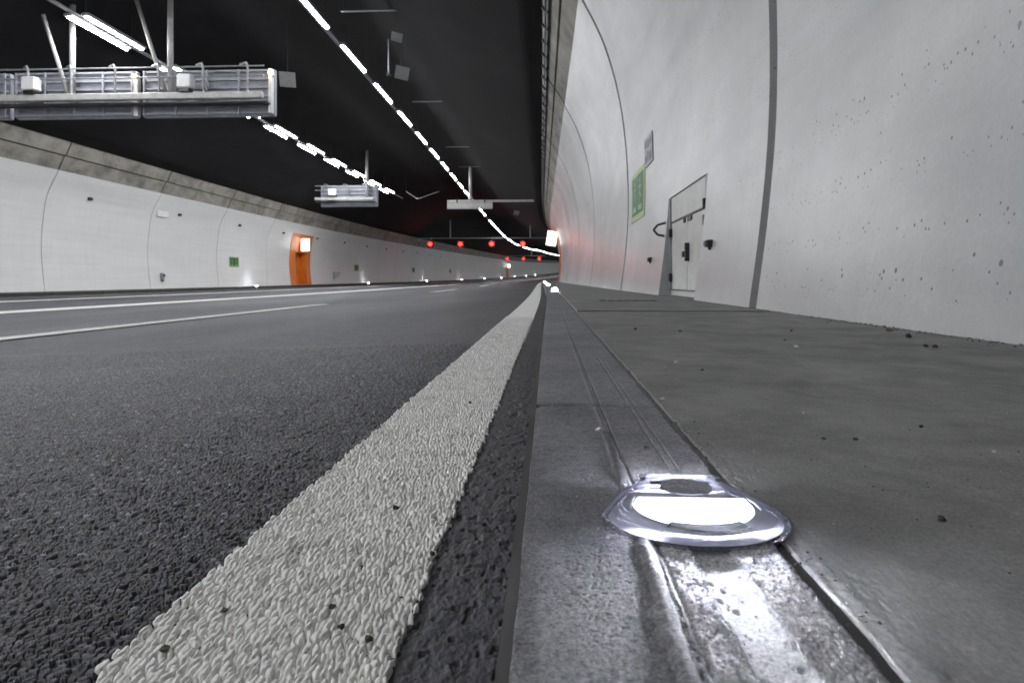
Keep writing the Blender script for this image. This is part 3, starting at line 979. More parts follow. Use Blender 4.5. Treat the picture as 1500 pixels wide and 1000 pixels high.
for k in range(-11, 9):
    y = 17.3 + 4.28 * k
    if k < 0: lab, grp = 'double ceiling lamp of the left row overhead, beyond the left edge of the picture', 'left row lamps overhead'
    else: lab, grp = '%s double tube ceiling lamp of the left row, counted from the top' % ordl(k), 'left row lamps'
    luminaire(rowD(y), rowD(y + 2.9), lab, grp, True)

# the rails the lamps hang from
for fn, a, bb, lab, w in ((rowC, -20, 410, 'thin grey rail carrying the middle row of ceiling lamps', .07), (rowD, -34, 60, 'thin grey rail carrying the left row of ceiling lamps', .06)):
    mb = MB(); ys = list(np.arange(a, bb, 3.0))
    vs = []
    for y in ys:
        x, _, z = fn(y)
        for dx, dz in ((-w, .10), (w, .10), (w, .15), (-w, .15)): vs.append((x + dx - .16, y, z + dz))
    fs = []
    for j in range(len(ys) - 1):
        for i in range(4): fs.append((j * 4 + i, j * 4 + (i + 1) % 4, j * 4 + 4 + (i + 1) % 4, j * 4 + 4 + i))
    o = mb.add(vs, fs).build('lamp_rail', 'galvanised'); tag(o, lab, 'rail')
# ------------------------------------------------------------------ sign gantries seen from behind
def gantry(loc, label, panels, xr, poles, detail=True, zc=7.7, diag=True):
    """loc: right end of the beam at carriageway height; local x runs to the left (negative)"""
    x0, y, g0 = loc
    root = empty('sign_gantry', (x0, y, g0)); tag(root, label, 'sign gantry', 'overhead sign gantries')
    for (a, bb) in panels:
        p = MB().box(a, bb, .0, .16, 4.87, 6.18, .02).build('sign_panel', 'sign_back', root)
        for k in range(6):                                   # ribs of the sign back
            z = 4.93 + k * .235
            MB().box(a + .04, bb - .04, -.075, -.001, z, z + .05).build('rib', 'grey_aluminium', p)
        n = 4 if detail else 2
        for k in range(n + 1):
            xx = a + .06 + (bb - a - .17) * k / n
            MB().box(xx, xx + .05, -.12, -.076, 4.9, 6.15).build('upright', 'grey_aluminium', p)
    xl = min(p[0] for p in panels) - .2; xR = max(p[1] for p in panels)
    MB().box(xl, xR - .12, -.62, -.44, 5.22, 5.40, .02).build('beam', 'pale_steel', root)
    MB().box(xl, xR - .05, -.50, -.12, 5.14, 5.17).build('catwalk', 'dark_steel', root)
    for zz in (5.85, 6.12):
        MB().tube((xl, -.5, zz), (xR - .1, -.5, zz), .022, 8).build('handrail', 'galvanised', root)
    k = 0
    xx = xR - .55
    while xx > xl:
        MB().path([(xx, -.5, 5.2), (xx, -.5, 6.12), (xx - .06, -.47, 6.22), (xx - .35, -.2, 6.26)], .03, 8).build('rail_post', 'galvanised', root)
        xx -= 1.25
    for (px, r) in poles:
        MB().tube((px, -.3, 5.3), (px, -.3, zc), r, 12).build('hanger_pole', 'pale_steel', root, smooth=True)
        MB().box(px - .15, px + .15, -.45, -.15, zc - .03, zc + .05).build('ceiling_foot', 'galvanised', root)
        if diag:
            MB().tube((px - .12, -.3, 5.45), (px - 1.05, -.3, 8.3), r * .7, 10).build('brace', 'pale_steel', root, smooth=True)
    return root


ga = gantry((-7.65, 18.75, g(18.7)), 'large grey sign gantry hanging from the ceiling, seen from behind with catwalk', [(-3.80, 0.0), (-7.55, -3.98), (-11.4, -7.72)], 0,
            [(-2.84, .075), (-5.66, .075), (-9.6, .075)], True, 8.42)
MB().box(-3.96, -3.84, -.2, -.05, 4.87, 5.92).build('light_strip', 'white_enamel', ga)
MB().box(-.10, -.02, -.2, -.02, 4.92, 6.14).build('end_post', 'white_enamel', ga)
for bx in (-2.45, -6.85):
    p = MB().box(bx, bx + .40, -.72, -.42, 5.50, 5.88, .03).build('control_box', 'white_enamel', ga)
    MB().box(bx + .06, bx + .34, -.69, -.45, 5.40, 5.49).build('box_foot', 'black_plastic', p)
for bx, bz in ((-3.90, 5.95), (-.02, 5.98)):
    p = MB().box(bx - .07, bx + .07, -.24, -.10, bz - .06, bz + .08, .02).build('lamp_housing', 'white_enamel', ga)
    MB().box(bx - .05, bx + .05, -.262, -.241, bz - .04, bz + .06).build('lamp_lens', 'warm_lamp', p)
gb = gantry((-10.75, 42.6, g(42.6)), 'smaller far sign gantry over the left lanes, seen from behind', [(-3.65, 0.0)], 0, [(-.62, .09)], False, 8.45, False)
p = MB().box(-2.95, -2.5, -.75, -.42, 5.50, 5.92, .03).build('control_box', 'white_enamel', gb)

# thin bar gantry with a blank panel
gc = empty('bar_gantry', (-6.35 + c(45), 45, g(45))); tag(gc, 'white horizontal bar with a long blank panel hanging from one pole', 'sign gantry')
MB().box(0, 5.75, -.07, .07, 5.38, 5.52, .01).build('bar', 'pale_steel', gc)
p = MB().box(0, 3.02, -.06, .06, 4.93, 5.36, .01).build('blank_panel', 'pale_steel', gc)
MB().box(.02, 3.0, -.075, -.061, 4.93, 4.99).build('panel_lip', 'galvanised', p)
MB().tube((1.55, 0, 5.5), (1.55, 0, 8.2), .10, 14).build('hanger_pole', 'pale_steel', gc, smooth=True)
MB().tube((1.55, 0, 5.53), (1.55, 0, 5.72), .15, 14).build('pole_foot', 'pale_steel', gc, smooth=True)
for xx in (.62, 2.45): MB().box(xx, xx + .1, -.1, .1, 5.34, 5.56).build('clamp', 'dark_steel', gc)

# ------------------------------------------------------------------ red lane signals
def lane_gantry(y, xs, names, poles, zc, lab, ext):
    root = empty('signal_gantry', (0, y, g(y))); tag(root, lab, 'signal gantry')
    MB().box(min(xs) - ext[0], max(xs) + ext[1], .05, .17, 5.42, 5.54, .01).build('beam', 'galvanised', root)
    for px in poles: MB().tube((px, .11, 5.5), (px, .11, zc), .09, 10).build('hanger_pole', 'galvanised', root)
    for x, nm in zip(xs, names):
        s = empty('lane_signal', (x, y, g(y) + 4.72)); tag(s, nm, 'traffic signal', 'red lane signals')
        h = MB().box(-.42, .42, -.10, .10, -.42, .42, .04).build('housing', 'black_plastic', s)
        MB().box(-.06, .06, -.03, .09, .42, .72).build('bracket', 'dark_steel', s)
        MB().tube((0, -.104, 0), (0, -.122, 0), .25, 20).build('lens', 'red_signal', s)
        mb = MB()                                            # hood over the lens
        nn = 16; vs = []
        for yy_ in (-.10, -.46):
            for i in range(nn + 1):
                t = R(-25) + R(230) * i / nn; vs.append((.31 * math.cos(t), yy_, .31 * math.sin(t)))
        mb.add(vs, [(i, i + 1, nn + 2 + i, nn + 1 + i) for i in range(nn)]).build('hood', 'black_plastic', s)


lane_gantry(88, [-15.3, -11.35, -7.3, -3.26], ['red lane signal of the upper row, leftmost of four', 'red lane signal of the upper row, second from the left',
            'red lane signal of the upper row, third from the left', 'red lane signal of the upper row, rightmost of four'], [-12.7, -2.3], 8.2, 'thin beam carrying four red lane signals', (2.4, 3.0))
lane_gantry(176, [-10.55, -6.35, -2.30], ['red lane signal of the lower far row, leftmost of three', 'red lane signal of the lower far row, middle one', 'red lane signal of the lower far row, beside the curved right wall'],
            [-4.2], 8.2, 'far thin beam carrying three red lane signals', (1.5, 1.5))

# ------------------------------------------------------------------ orange emergency niches with lit box signs
def niche(side, y0, y1, ztop, label, lblab):
    prof = RWp if side > 0 else LWp
    base = prof[0][1]
    root = empty('emergency_niche', (0, 0, 0)); tag(root, label, 'emergency niche', 'orange emergency niches')
    zs = [base] + list(np.linspace(base + .12, ztop, 12))
    sgn = 1 if side > 0 else -1
    inner = [(wx(prof, z) - sgn * .02, z) for z in zs]
    w = y1 - y0
    dy0, dy1 = y0 + w * .27, y0 + w * .80
    dz1 = base + (ztop - base) * .66
    ys = [y0, dy0, (dy0 + dy1) / 2, dy1, y1]
    k = int(np.argmin(np.abs(np.array(zs) - dz1)))
    sk = lambda j, i: 1 <= j <= 2 and 1 <= i < k
    shell(inner, ys, sgn * .10, sk).build('surround', 'orange_enamel', root)
    # recess box
    x_in = wx(prof, zs[k]) + sgn * .02; x_out = wx(prof, 1.0) + sgn * .55
    zb = zs[1]; zt = zs[k]
    lx, hx_ = min(x_in, x_out), max(x_in, x_out)
    def bx(xa, xb, ya, yb, za, zb_, nm, mt, par=None):
        o_ = MB(); vs = []
        o_.box(xa, xb, ya, yb, za, zb_)
        o_.v = [P(*q) for q in o_.v]
        return o_.build(nm, mt, par or root)
    bx(lx, hx_, dy0 - .06, dy0 - .002, zb, zt, 'reveal', 'orange_enamel')
    bx(lx, hx_, dy1 + .002, dy1 + .06, zb, zt, 'reveal', 'orange_enamel')
    bx(lx, hx_, dy0 - .06, dy1 + .06, zt + .002, zt + .06, 'reveal', 'orange_dark')
    bx(lx, hx_, dy0 - .06, dy1 + .06, zb - .06, zb - .002, 'threshold', 'gutter_concrete')
    xd = x_out
    d = bx(min(xd, xd + sgn * .06), max(xd, xd + sgn * .06), dy0 - .06, dy1 + .06, zb, zt, 'door', 'orange_enamel')
    fx = xd - sgn * .004
    bx(min(fx, fx - sgn * .012), max(fx, fx - sgn * .012), dy0 + .55, dy0 + .90, zb + .25, zt - .35, 'window_strip', 'door_strip', d)
    bx(min(fx, fx - sgn * .05), max(fx, fx - sgn * .05), dy1 - .62, dy1 - .52, zb + .9, zb + 1.3, 'handle', 'galvanised', d)
    for q in range(9):
        bx(min(fx, fx - sgn * .008), max(fx, fx - sgn * .008), dy0 + 1.30, dy0 + 1.52, zb + .80 + q * .15, zb + .89 + q * .15, 'pale_mark', 'sign_border', d)
    # lit box sign above, square to the road
    ym = y0 + w * (.42 if side < 0 else .28); zc = 3.02
    xw = wx(prof, zc) - sgn * .06
    lb = empty('box_sign', P(xw, ym, zc)); tag(lb, lblab, 'lit sign', 'lit box signs')
    a, bb_ = (-.80, -.08) if side > 0 else (.08, .80)
    if side > 0: lb.rotation_euler = (0, R(9), 0)
    cs = MB().box(a, bb_, -.12, .12, -.52, .52, .05).build('case', 'white_enamel', lb)
    MB().box(a + .03, bb_ - .03, -.134, -.121, -.49, .49, .006).build('front_pane', 'sign_light', lb)
    MB().box(a + .03, bb_ - .03, .121, .134, -.49, .49, .006).build('rear_pane', 'sign_light', lb)
    MB().box(min(bb_ if side > 0 else -.02, .1 if side > 0 else a), max(bb_ if side > 0 else -.02, .1 if side > 0 else a), -.05, .05, -.1, .1).build('arm', 'galvanised', lb)
    MB().box(a - .01, bb_ + .01, -.125, .125, .53, .56).build('lid', 'galvanised', lb)
    return root


niche(-1, *NICHE_L[0], 3.86, 'bright orange emergency niche with recessed door in the far white wall', 'lit white box sign on the large orange niche')
niche(-1, *NICHE_L[1], 3.86, 'tiny distant orange emergency niche in the far wall below the red signals', 'tiny lit box sign on the distant orange niche')
niche(1, *NICHE_R[0], 3.75, 'narrow sliver of orange niche in the curved right wall', 'lit white box sign sticking out of the right wall')

# ------------------------------------------------------------------ hatch in the right wall
ht = empty('wall_hatch', (0, 0, 0)); tag(ht, 'white double hatch recessed in the right wall with black hinges', 'hatch')
ya, yb = DOOR_Y; xd = 1.256
def hb(x0, x1, y0, y1, z0, z1, nm, mt, par=None, bev=0.0):
    return MB().box(x0, x1, y0, y1, z0, z1, bev).build(nm, mt, par or ht)
hb(1.235, xd + .30, ya - .05, ya - .001, .08, 1.16, 'reveal', 'wall_coating')
hb(1.235, xd + .30, yb + .001, yb + .05, .08, 1.16, 'reveal', 'wall_coating')
hb(1.235, xd + .30, ya - .05, yb + .05, 1.092, 1.16, 'reveal', 'joint_filler')
hb(1.12, xd + .30, ya, yb, .06, .126, 'threshold', 'kerb_concrete')
hb(xd + .02, xd + .06, ya, yb, .10, 1.09, 'back_frame', 'dark_steel')
hb(xd - .045, xd + .02, ya + .01, ya + .075, .127, 1.088, 'jamb', 'panel_grey')
hb(xd - .045, xd + .02, yb - .075, yb - .01, .127, 1.088, 'jamb', 'panel_grey')
hb(xd - .030, xd + .02, ya + .08, yb - .08, .855, 1.085, 'lintel_panel', 'door_paint')
ym = (ya + yb) / 2
for s, (l0, l1) in enumerate(((ya + .085, ym - .010), (ym + .010, yb - .085))):
    lf = hb(xd - .028, xd + .018, l0, l1, .185, .835, 'leaf', 'door_paint', None, .004)
    hy = l0 - .035 if s == 0 else l1 - .045
    for hz in (.26, .70): hb(xd - .060, xd - .029, hy + .01, hy + .055, hz, hz + .08, 'hinge', 'black_plastic', lf)
    hb(xd - .04, xd - .0285, l1 - .20 if s == 0 else l0 + .05, l1 - .05 if s == 0 else l0 + .12, .79, .83, 'bolt_plate', 'dark_steel', lf)
    if s == 0: hb(xd - .065, xd - .0285, l1 - .085, l1 - .05, .44, .60, 'handle', 'black_plastic', lf)
    else: hb(xd - .06, xd - .0285, l0 + .03, l0 + .09, .48, .53, 'lock', 'black_plastic', lf)
hb(xd - .036, xd + .018, ya + .08, yb - .08, .838, .852, 'top_bar', 'dark_steel')
hb(xd - .036, xd + .018, ya + .08, yb - .08, .128, .180, 'bottom_rail', 'door_paint')
hb(xd - .050, xd - .037, ya + .08, yb - .08, .178, .186, 'seal', 'black_plastic')
hb(xd - .075, xd - .046, ya + .015, ya + .04, .82, .90, 'closer', 'dark_steel')
mb = MB().path([(1.20, yb + .08, .86), (1.12, yb + .12, .84), (1.08, yb + .13, .79), (1.12, yb + .12, .74), (1.205, yb + .08, .72)], .012, 8); mb.build('grab_loop', 'dark_steel', ht)

for (y, z, lab) in ((4.95, .535, 'small black box on the wall between hatch and wide joint'), (7.75, .505, 'small black box on the wall beyond the hatch')):
    o = empty('wall_box', (rwx(z), y, z)); tag(o, lab, 'wall box', 'black wall boxes')
    MB().box(-.035, .02, -.05, .05, -.026, .026, .008).build('case', 'black_plastic', o)
    MB().box(-.041, -.036, -.036, .036, -.018, .018).build('cover', 'dark_steel', o)
    MB().tube((-.01, 0, -.027), (-.005, 0, -.045), .008, 8).build('gland', 'black_plastic', o)


# ------------------------------------------------------------------ green escape signs
def runner(mb_fn, cx, flip, h):
    """running figure from bars in sign plane (s along the wall, t up)"""
    f = -1 if flip else 1
    seg = [((-.02, .62), (.05, .34), .085), ((.05, .34), (.22, .22), .07), ((.22, .22), (.20, .02), .06), ((.03, .36), (-.10, .18), .07), ((-.10, .18), (-.28, .16), .06),
           ((0, .60), (.20, .50), .05), ((.20, .50), (.28, .60), .045), ((-.02, .60), (-.20, .52), .05), ((-.20, .52), (-.24, .40), .045)]
    return [((cx + f * a[0] * h, a[1] * h), (cx + f * b_[0] * h, b_[1] * h), w_ * h) for a, b_, w_ in seg], (cx + f * .02 * h, .78 * h, .085 * h)


def green_sign(side, y, z0, w, h, label):
    prof = RWp if side > 0 else LWp; sgn = 1 if side > 0 else -1
    root = empty('escape_sign', P(0, y, 0)); tag(root, label, 'escape sign', 'green escape signs')
    base = np.array(P(0, y, 0))
    def q(s, t, d):                       # s along y, t up, d out from the wall
        yy_ = y + s; zz = z0 + t
        return tuple(np.array(P(wx(prof, zz) - sgn * d, yy_, zz)) - base)
    def plate(s0, s1, t0, t1, d0, d1, nm, mt, par=None):
        mb = MB(); n = 5; vs = []
        for d in (d0, d1):
            for t in np.linspace(t0, t1, n):
                for s in (s0, s1): vs.append(q(s, t, d))
        fs = []
        for i in range(n - 1):
            fs.append((2 * i, 2 * i + 1, 2 * i + 3, 2 * i + 2)); k = 2 * n
            fs.append((k + 2 * i, k + 2 * i + 2, k + 2 * i + 3, k + 2 * i + 1))
            fs.append((2 * i, 2 * i + 2, k + 2 * i + 2, k + 2 * i)); fs.append((2 * i + 1, k + 2 * i + 1, k + 2 * i + 3, 2 * i + 3))
        k = 2 * n; fs += [(0, k, k + 1, 1), (k - 2, k - 1, 2 * k - 1, 2 * k - 2)]
        return mb.add(vs, fs).build(nm, mt, par or root)
    plate(0, w, 0, h, -.01, .012, 'border', 'sign_border')
    fld = plate(.09 * w, .91 * w, .12 * h, .90 * h, .0125, .016, 'field', 'sign_green')
    def bar(a, b_, wd, mt, par, d=.019):
        dx, dy_ = b_[0] - a[0], b_[1] - a[1]; L = math.hypot(dx, dy_); nx_, ny_ = -dy_ / L * wd / 2, dx / L * wd / 2
        vs = [q(a[0] + nx_, a[1] + ny_, d), q(b_[0] + nx_, b_[1] + ny_, d), q(b_[0] - nx_, b_[1] - ny_, d), q(a[0] - nx_, a[1] - ny_, d)]
        vs += [q(a[0] + nx_, a[1] + ny_, d - .0025), q(b_[0] + nx_, b_[1] + ny_, d - .0025), q(b_[0] - nx_, b_[1] - ny_, d - .0025), q(a[0] - nx_, a[1] - ny_, d - .0025)]
        return MB().add(vs, [(0, 1, 2, 3), (7, 6, 5, 4), (0, 4, 5, 1), (1, 5, 6, 2), (2, 6, 7, 3), (3, 7, 4, 0)])
    for cx, fl in ((.30 * w, False), (.70 * w, True)):
        segs, head = runner(None, cx, fl, h * .52)
        mb = MB()
        for a, b_, wd in segs:
            t = bar((a[0], a[1] + h * .36), (b_[0], b_[1] + h * .36), wd * 1.5, None, None); mb.add(t.v, t.f)
        t = bar((head[0] - head[2], head[1] + h * .36), (head[0] + head[2], head[1] + h * .36), head[2] * 2, None, None); mb.add(t.v, t.f)
        mb.build('running_figure', 'sign_pale', fld)
        t = bar((cx - .12 * w, h * .23), (cx + .12 * w, h * .23), h * .10, None, None)
        t.build('pale_panel', 'sign_pale', fld)
    return root


green_sign(1, 8.62, 1.08, 1.28, .66, 'green escape sign with two running figures on the right wall')
green_sign(-1, 42.0, 1.06, 1.40, .66, 'green escape sign on the far wall, the largest one there')
green_sign(-1, 68.6, 1.06, 1.40, .66, 'green escape sign on the far wall, just beyond the orange niche')
green_sign(-1, 92.2, 1.06, 1.40, .66, 'small green escape sign on the far wall, third along it')
green_sign(-1, 116.5, 1.06, 1.40, .66, 'tiny green escape sign on the far wall, fourth along it')

# grey number panel above the right green sign
np_ = empty('wall_plate', (0, 7.95, 0)); tag(np_, 'grey plate with dark marks above the green sign', 'wall plate')
def rplate(s0, s1, z0, z1, d0, d1, nm, mt, par, y=7.95):
    vs = []
    for d in (d0, d1):
        for zz in np.linspace(z0, z1, 4):
            for s in (s0, s1): vs.append((rwx(zz) - d, s, zz))
    fs = []
    for i in range(3):
        fs += [(2 * i, 2 * i + 1, 2 * i + 3, 2 * i + 2), (8 + 2 * i, 8 + 2 * i + 2, 8 + 2 * i + 3, 8 + 2 * i + 1), (2 * i, 2 * i + 2, 8 + 2 * i + 2, 8 + 2 * i), (2 * i + 1, 8 + 2 * i + 1, 8 + 2 * i + 3, 2 * i + 3)]
    fs += [(0, 8, 9, 1), (6, 7, 15, 14)]
    return MB().add(vs, fs).build(nm, mt, par)
pl = rplate(0, .62, 1.66, 2.00, -.01, .012, 'panel', 'panel_grey', np_)
for (s, t, w_, h_) in ((.08, 1.88, .10, .08), (.24, 1.87, .16, .09), (.46, 1.89, .09, .07), (.07, 1.70, .18, .10), (.30, 1.71, .12, .12), (.47, 1.70, .10, .09)):
    rplate(s, s + w_, t, t + h_, .0125, .015, 'dark_mark', 'panel_mark', pl)

# ------------------------------------------------------------------ fittings on the far wall
for k in range(-3, 12):
    y = 28.3 + 7.27 * k
    if y < 26: continue
    z = 3.74; o = empty('wall_fitting', P(lwx(z), y, z))
    nf = sum(1 for q in bpy.data.objects if q.name.startswith('wall_fitting')) - 1
    tag(o, 'small black fitting high on the far white wall, %s from the left' % ordl(nf), 'wall fitting', 'black fittings on the far wall')
    MB().box(-.02, .10, -.13, .13, -.07, .07, .03).build('case', 'black_plastic', o)
    MB().tube((.10, 0, 0), (.13, 0, 0), .05, 10).build('eye', 'dark_steel', o)
z = .44; o = empty('hydrant_box', P(lwx(z), 34.2, z)); tag(o, 'small grey connection box low on the far wall near a panel joint', 'connection box')
MB().box(-.02, .14, -.10, .10, -.18, .18, .03).build('case', 'panel_grey', o)
MB().tube((.14, 0, .05), (.20, 0, .05), .06, 12).build('coupling', 'black_plastic', o)
MB().box(.02, .12, -.07, .07, -.26, -.181).build('foot', 'dark_steel', o)
z = 3.72; o = empty('wall_plate', P(lwx(z), 33.5, z)); tag(o, 'faint pale square plate high on the far white wall', 'wall plate')
MB().box(-.02, .02, 0, 1.0, -.24, .24, .01).build('plate', 'white_enamel', o)
o = empty('louvre_panel', P(lwx(.4), 62.2, 0)); tag(o, 'pale grey louvre panel low on the far wall past the orange niche', 'louvre panel')
MB().box(-.02, .03, 0, 2.0, 0, .90, .01).build('frame', 'panel_grey', o)
for q in range(5): MB().box(.031, .05, .1, 1.9, .08 + q * .16, .18 + q * .16).build('slat', 'white_enamel', o)

# ------------------------------------------------------------------ things on the ceiling and cornice
for (x, y, s, tiltx, lab) in ((-8.2, 21.4, .50, -.9, 'pale square plate on the dark ceiling beside the large gantry'),
                              (-4.4, 20.9, .42, -.9, 'pale square plate on the dark ceiling just beside the middle lamp row'),
                              (-3.9, 17.8, .30, -.5, 'narrow pale plate on the dark ceiling near the top'),
                              (-17.1, 31.6, .72, -.25, 'pale square plate on the dark ceiling above the far cornice'),
                              (-3.0, 66, .5, -.8, 'tiny pale plate on the dark ceiling above the bar gantry')):
    z = ceil_z(x) + g(y)
    sl = (ceil_z(x + .1) - ceil_z(x - .1)) / .2
    zp = min(6.67 + g(y), z - .15)
    o = empty('ceiling_plate', (x + c(y), y, zp)); tag(o, lab, 'ceiling plate', 'pale ceiling plates')
    pp = MB().box(-s / 2, s / 2, -s / 2, s / 2, -.02, .0, .004).build('plate', 'ceiling_plate', o)
    pp.rotation_euler = (tiltx, -math.atan(sl) * .6, .2)
    MB().tube((0, 0, 0), (0, 0, z - zp + .05), .010, 8).build('stem', 'dark_steel', o)
for (x0, x1, y, z, lab) in ((-5.5, -3.65, 17.9, 7.42, 'thin steel cross bar under the ceiling at the top of the picture'),
                            (-5.45, -4.25, 27.2, 7.45, 'thin steel cross bar under the ceiling, second along'),
                            (-5.5, -4.1, 36.5, 7.45, 'thin steel cross bar under the ceiling, third along'),
                            (-5.7, -3.6, 43.2, 7.5, 'thin steel cross bar behind the pole of the bar gantry')):
    o = empty('cross_bar', (x0, y, z)); tag(o, lab, 'cross bar', 'thin ceiling bars')
    MB().tube((0, 0, 0), (x1 - x0, 0, 0), .022, 8).build('bar', 'galvanised', o)
    for xx in (.1, (x1 - x0) - .1): MB().tube((xx, 0, 0), (xx, 0, ceil_z(x0 + xx) - z + .05), .014, 6).build('rod', 'dark_steel', o)
o = empty('hanging_rod', (-4.9, 20.8, 6.6)); tag(o, 'thin vertical rod hanging from the dark ceiling', 'rod')
MB().tube((0, 0, 0), (0, 0, 1.45), .03, 8).build('rod', 'galvanised', o); MB().box(-.07, .07, -.07, .07, -.04, .04).build('end_cap', 'dark_steel', o)
o = empty('bent_conduit', (-10.6, 55, 6.9)); tag(o, 'thin pale bent conduit forming a shallow V below the ceiling', 'conduit')
MB().path([(-.95, 0, .62), (0, 0, 0), (1.75, 0, .60)], .035, 8).build('pipe', 'galvanised', o)
for q in ((-.95, .62), (1.75, .60)): MB().tube((q[0], 0, q[1]), (q[0], 0, ceil_z(-10.6 + q[0]) + g(55) - 6.9 + .05), .02, 6).build('rod', 'dark_steel', o)
MB().tube((0, 0, 0), (0, 0, .12), .05, 8).build('elbow', 'galvanised', o)

# cable ladder on the right cornice
cl = empty('cable_ladder', (0, 0, 0)); tag(cl, 'thin steel cable ladder running along the right concrete cornice', 'cable ladder')
ysc = list(np.arange(4, 70, 2.2))
for (dx, dz, r) in ((.015, 5.27, .020), (-.055, 5.37, .020), (-.02, 5.32, .032)):
    mb = MB(); mb.path([P(dx, y, dz) for y in ysc], r, 6); mb.build('rail' if r < .03 else 'cable', 'dark_steel' if r > .03 else 'galvanised', cl)
y = 11.0
rung = MB().box(-.085, .075, -.05, .05, -.05, .05, .01).mesh('rung'); rung.materials.append(MATS['dark_steel'])
while y < 60:
    link('rung', rung, None, cl, P(-.01, y, 5.31)).rotation_euler = (0, R(40), 0)
    y += .86

# ------------------------------------------------------------------ loose stones
def chip(loc, s, mat, label, sq=.7):
    import bmesh
    bm = bmesh.new(); bmesh.ops.create_icosphere(bm, subdivisions=2, radius=1)
    r_ = random.Random(hash((round(loc[0] * 1e4), round(loc[1] * 1e4))) & 0xffff)
    ph = [r_.uniform(0, 6) for _ in range(6)]
    for vv in bm.verts:
        p = vv.co.copy()
        k = 1 + .22 * math.sin(3 * p.x + ph[0]) * math.sin(2.5 * p.y + ph[1]) + .18 * math.sin(4 * p.z + ph[2] + 2 * p.x) + r_.uniform(-.08, .08)
        vv.co = (p.x * k * s * (1 + .3 * math.sin(ph[3])), p.y * k * s, (max(p.z, -.6) * k + .55) * s * sq)
    me = bpy.data.meshes.new('stone_chip'); bm.to_mesh(me); bm.free()
    o = link('stone_chip', me, mat, None, loc); o.scale = (.78, .78, .78); o.rotation_euler = (0, 0, r_.uniform(0, 6))
    tag(o, label, 'stone chip', 'loose stone chips'); return o


def gp(px, py, h):     # ground point from the camera for scattering chips on a level surface h below the eye
    d = py - 411.0; y = h * 1000 / d; return ((px - 803) * y / 1000, y)


WALK_CH = [(988, 531, .0052, 'chip_pale', 'pale stone chip on the walkway near the kerb joint'),
           (1158, 507, .0075, 'chip_pale', 'largest white stone chip on the walkway'),
           (929, 482, .006, 'chip_dark', 'dark stone chip on the walkway, first of a pair near the kerb'),
           (993, 485, .006, 'chip_dark', 'dark stone chip on the walkway, farther of the pair from the kerb'),
           (1314, 492, .012, 'chip_dark', 'large dark clod lying at the foot of the white wall'),
           (1288, 483, .009, 'chip_brown', 'rust brown chip touching the foot of the white wall'),
           (1338, 505, .007, 'chip_dark', 'dark chip near the wall, left one of two'),
           (1351, 506, .008, 'chip_dark', 'dark chip near the wall, right one of two'),
           (1151, 484, .006, 'chip_dark', 'dark grain on the walkway far from the lamp'),
           (1142, 497, .004, 'chip_dark', 'tiny dark grain close to the largest white chip'),
           (1361, 753, .0036, 'chip_dark', 'black grain alone on the walkway at the right'),
           (1332, 620, .0030, 'chip_dark', 'tiny black grain in the middle of the walkway'),
           (1241, 639, .0030, 'chip_dark', 'tiny dark grain on the walkway right of the lamp'),
           (1197, 639, .0026, 'chip_dark', 'tiny dark grain closer to the lamp on the walkway'),
           (1169, 602, .0026, 'chip_pale', 'tiny pale grain on the walkway behind the lamp'),
           (1432, 654, .0022, 'chip_pale', 'tiny pale grain on the walkway at the far right'),
           (1025, 541, .0032, 'chip_dark', 'small dark chip beside the pale chip on the walkway')]
for px, py, s, m_, lab in WALK_CH:
    x, y = gp(px, py, .15); chip((x + c(y), y, KZ + .0005 + g(y)), s, m_, lab)
KERB_CH = [(968, 583, .0032, 'chip_pale', 'pale chip lodged in the joint behind the kerb'), (876, 629, .0036, 'chip_pale', 'pale chip beside the sealant bead on the kerb'),
           (945, 655, .0030, 'chip_dark', 'dark chip on the kerb just behind the lamp')]
for px, py, s, m_, lab in KERB_CH:
    x, y = gp(px, py, .15); chip((x, y, KZ), s, m_, lab)
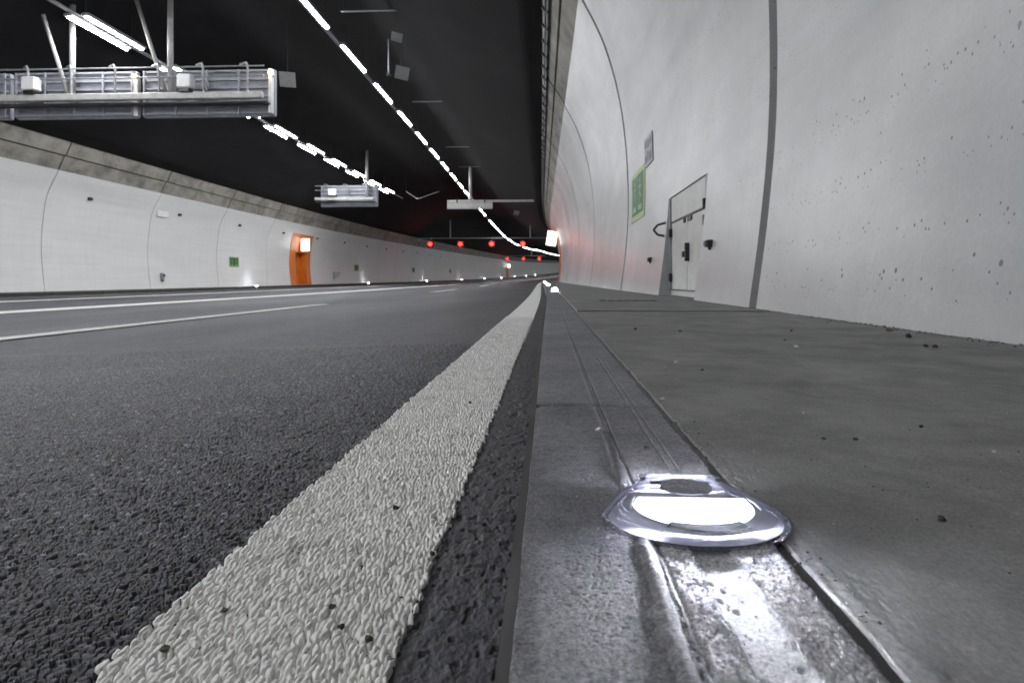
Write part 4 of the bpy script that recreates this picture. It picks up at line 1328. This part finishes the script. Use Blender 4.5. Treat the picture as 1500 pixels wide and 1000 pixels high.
LINE_CH = [(578, 749, .0040, 'chip_dark', 'black stone chip on the white edge line'), (688, 592, .0046, 'chip_dark', 'dark chip on the white line farther up'),
           (226, 970, .0042, 'chip_brown', 'brown stone chip in the near corner of the white line'), (537, 946, .0036, 'chip_brown', 'brown stone chip on the right half of the white line'),
           (496, 928, .0032, 'chip_dark', 'dark grey grain on the white line left of the brown chip'), (632, 816, .0032, 'chip_dark', 'dark grain at the right rim of the white line'),
           (482, 898, .0030, 'chip_brown', 'small tan grain in the middle of the white line'), (318, 908, .0032, 'chip_brown', 'small tan grain on the left side of the white line')]
for px, py, s, m_, lab in LINE_CH:
    x, y = gp(px, py, .266); chip((x, y, .0045), s, m_, lab, .9)
STRIP_CH = [(709, 769, .0036, 'chip_dark', 'dark pebble on the strip between line and kerb'), (722, 777, .0026, 'chip_brown', 'tan grain beside the dark pebble on the strip')]
for px, py, s, m_, lab in STRIP_CH:
    x, y = gp(px, py, .267); chip((x, y, .002), s, m_, lab)

# ------------------------------------------------------------------ fine grit swept against the kerb joint and the wall foot
def grit(name, label, pts, mat):
    mb = MB()
    for x, y, z, sz in pts:
        a = random.uniform(0, 6); r1 = [sz * random.uniform(.6, 1.3) for _ in range(5)]
        ring = [(x + r1[i] * math.cos(a + i * 1.257), y + r1[i] * math.sin(a + i * 1.257), z + sz * random.uniform(-.1, .35)) for i in range(5)]
        mb.add(ring + [(x, y, z + sz * .9), (x, y, z - sz * .3)], [(i, (i + 1) % 5, 5) for i in range(5)] + [((i + 1) % 5, i, 6) for i in range(5)])
    o = mb.build(name, mat); tag(o, label, kind='stuff'); return o


pts = []
for _ in range(420):
    y = .3 * (9 / .3) ** random.random(); x = .1325 + abs(random.gauss(0, .010)) - .003
    pts.append((x, y, KZ + .0004, random.uniform(.0004, .0014)))
for _ in range(500):
    y = 1.2 * (9 / 1.2) ** random.random(); x = 1.105 - abs(random.gauss(0, .03)); pts.append((x, y, KZ + .001, random.uniform(.001, .0035)))
for _ in range(700):
    y = .32 * (7 / .32) ** random.random(); x = random.uniform(.15, 1.05); pts.append((x, y, KZ + .0012, random.uniform(.0004, .0011)))
grit('grit', 'fine dark grit scattered on walkway and kerb joint', pts, 'chip_dark')
pts = []
for _ in range(420):
    y = .32 * (6 / .32) ** random.random(); x = random.uniform(-.01, 1.0); pts.append((x, y, KZ + .0012, random.uniform(.0003, .0009)))
grit('grit', 'fine pale grit scattered on walkway and kerb', pts, 'chip_pale')
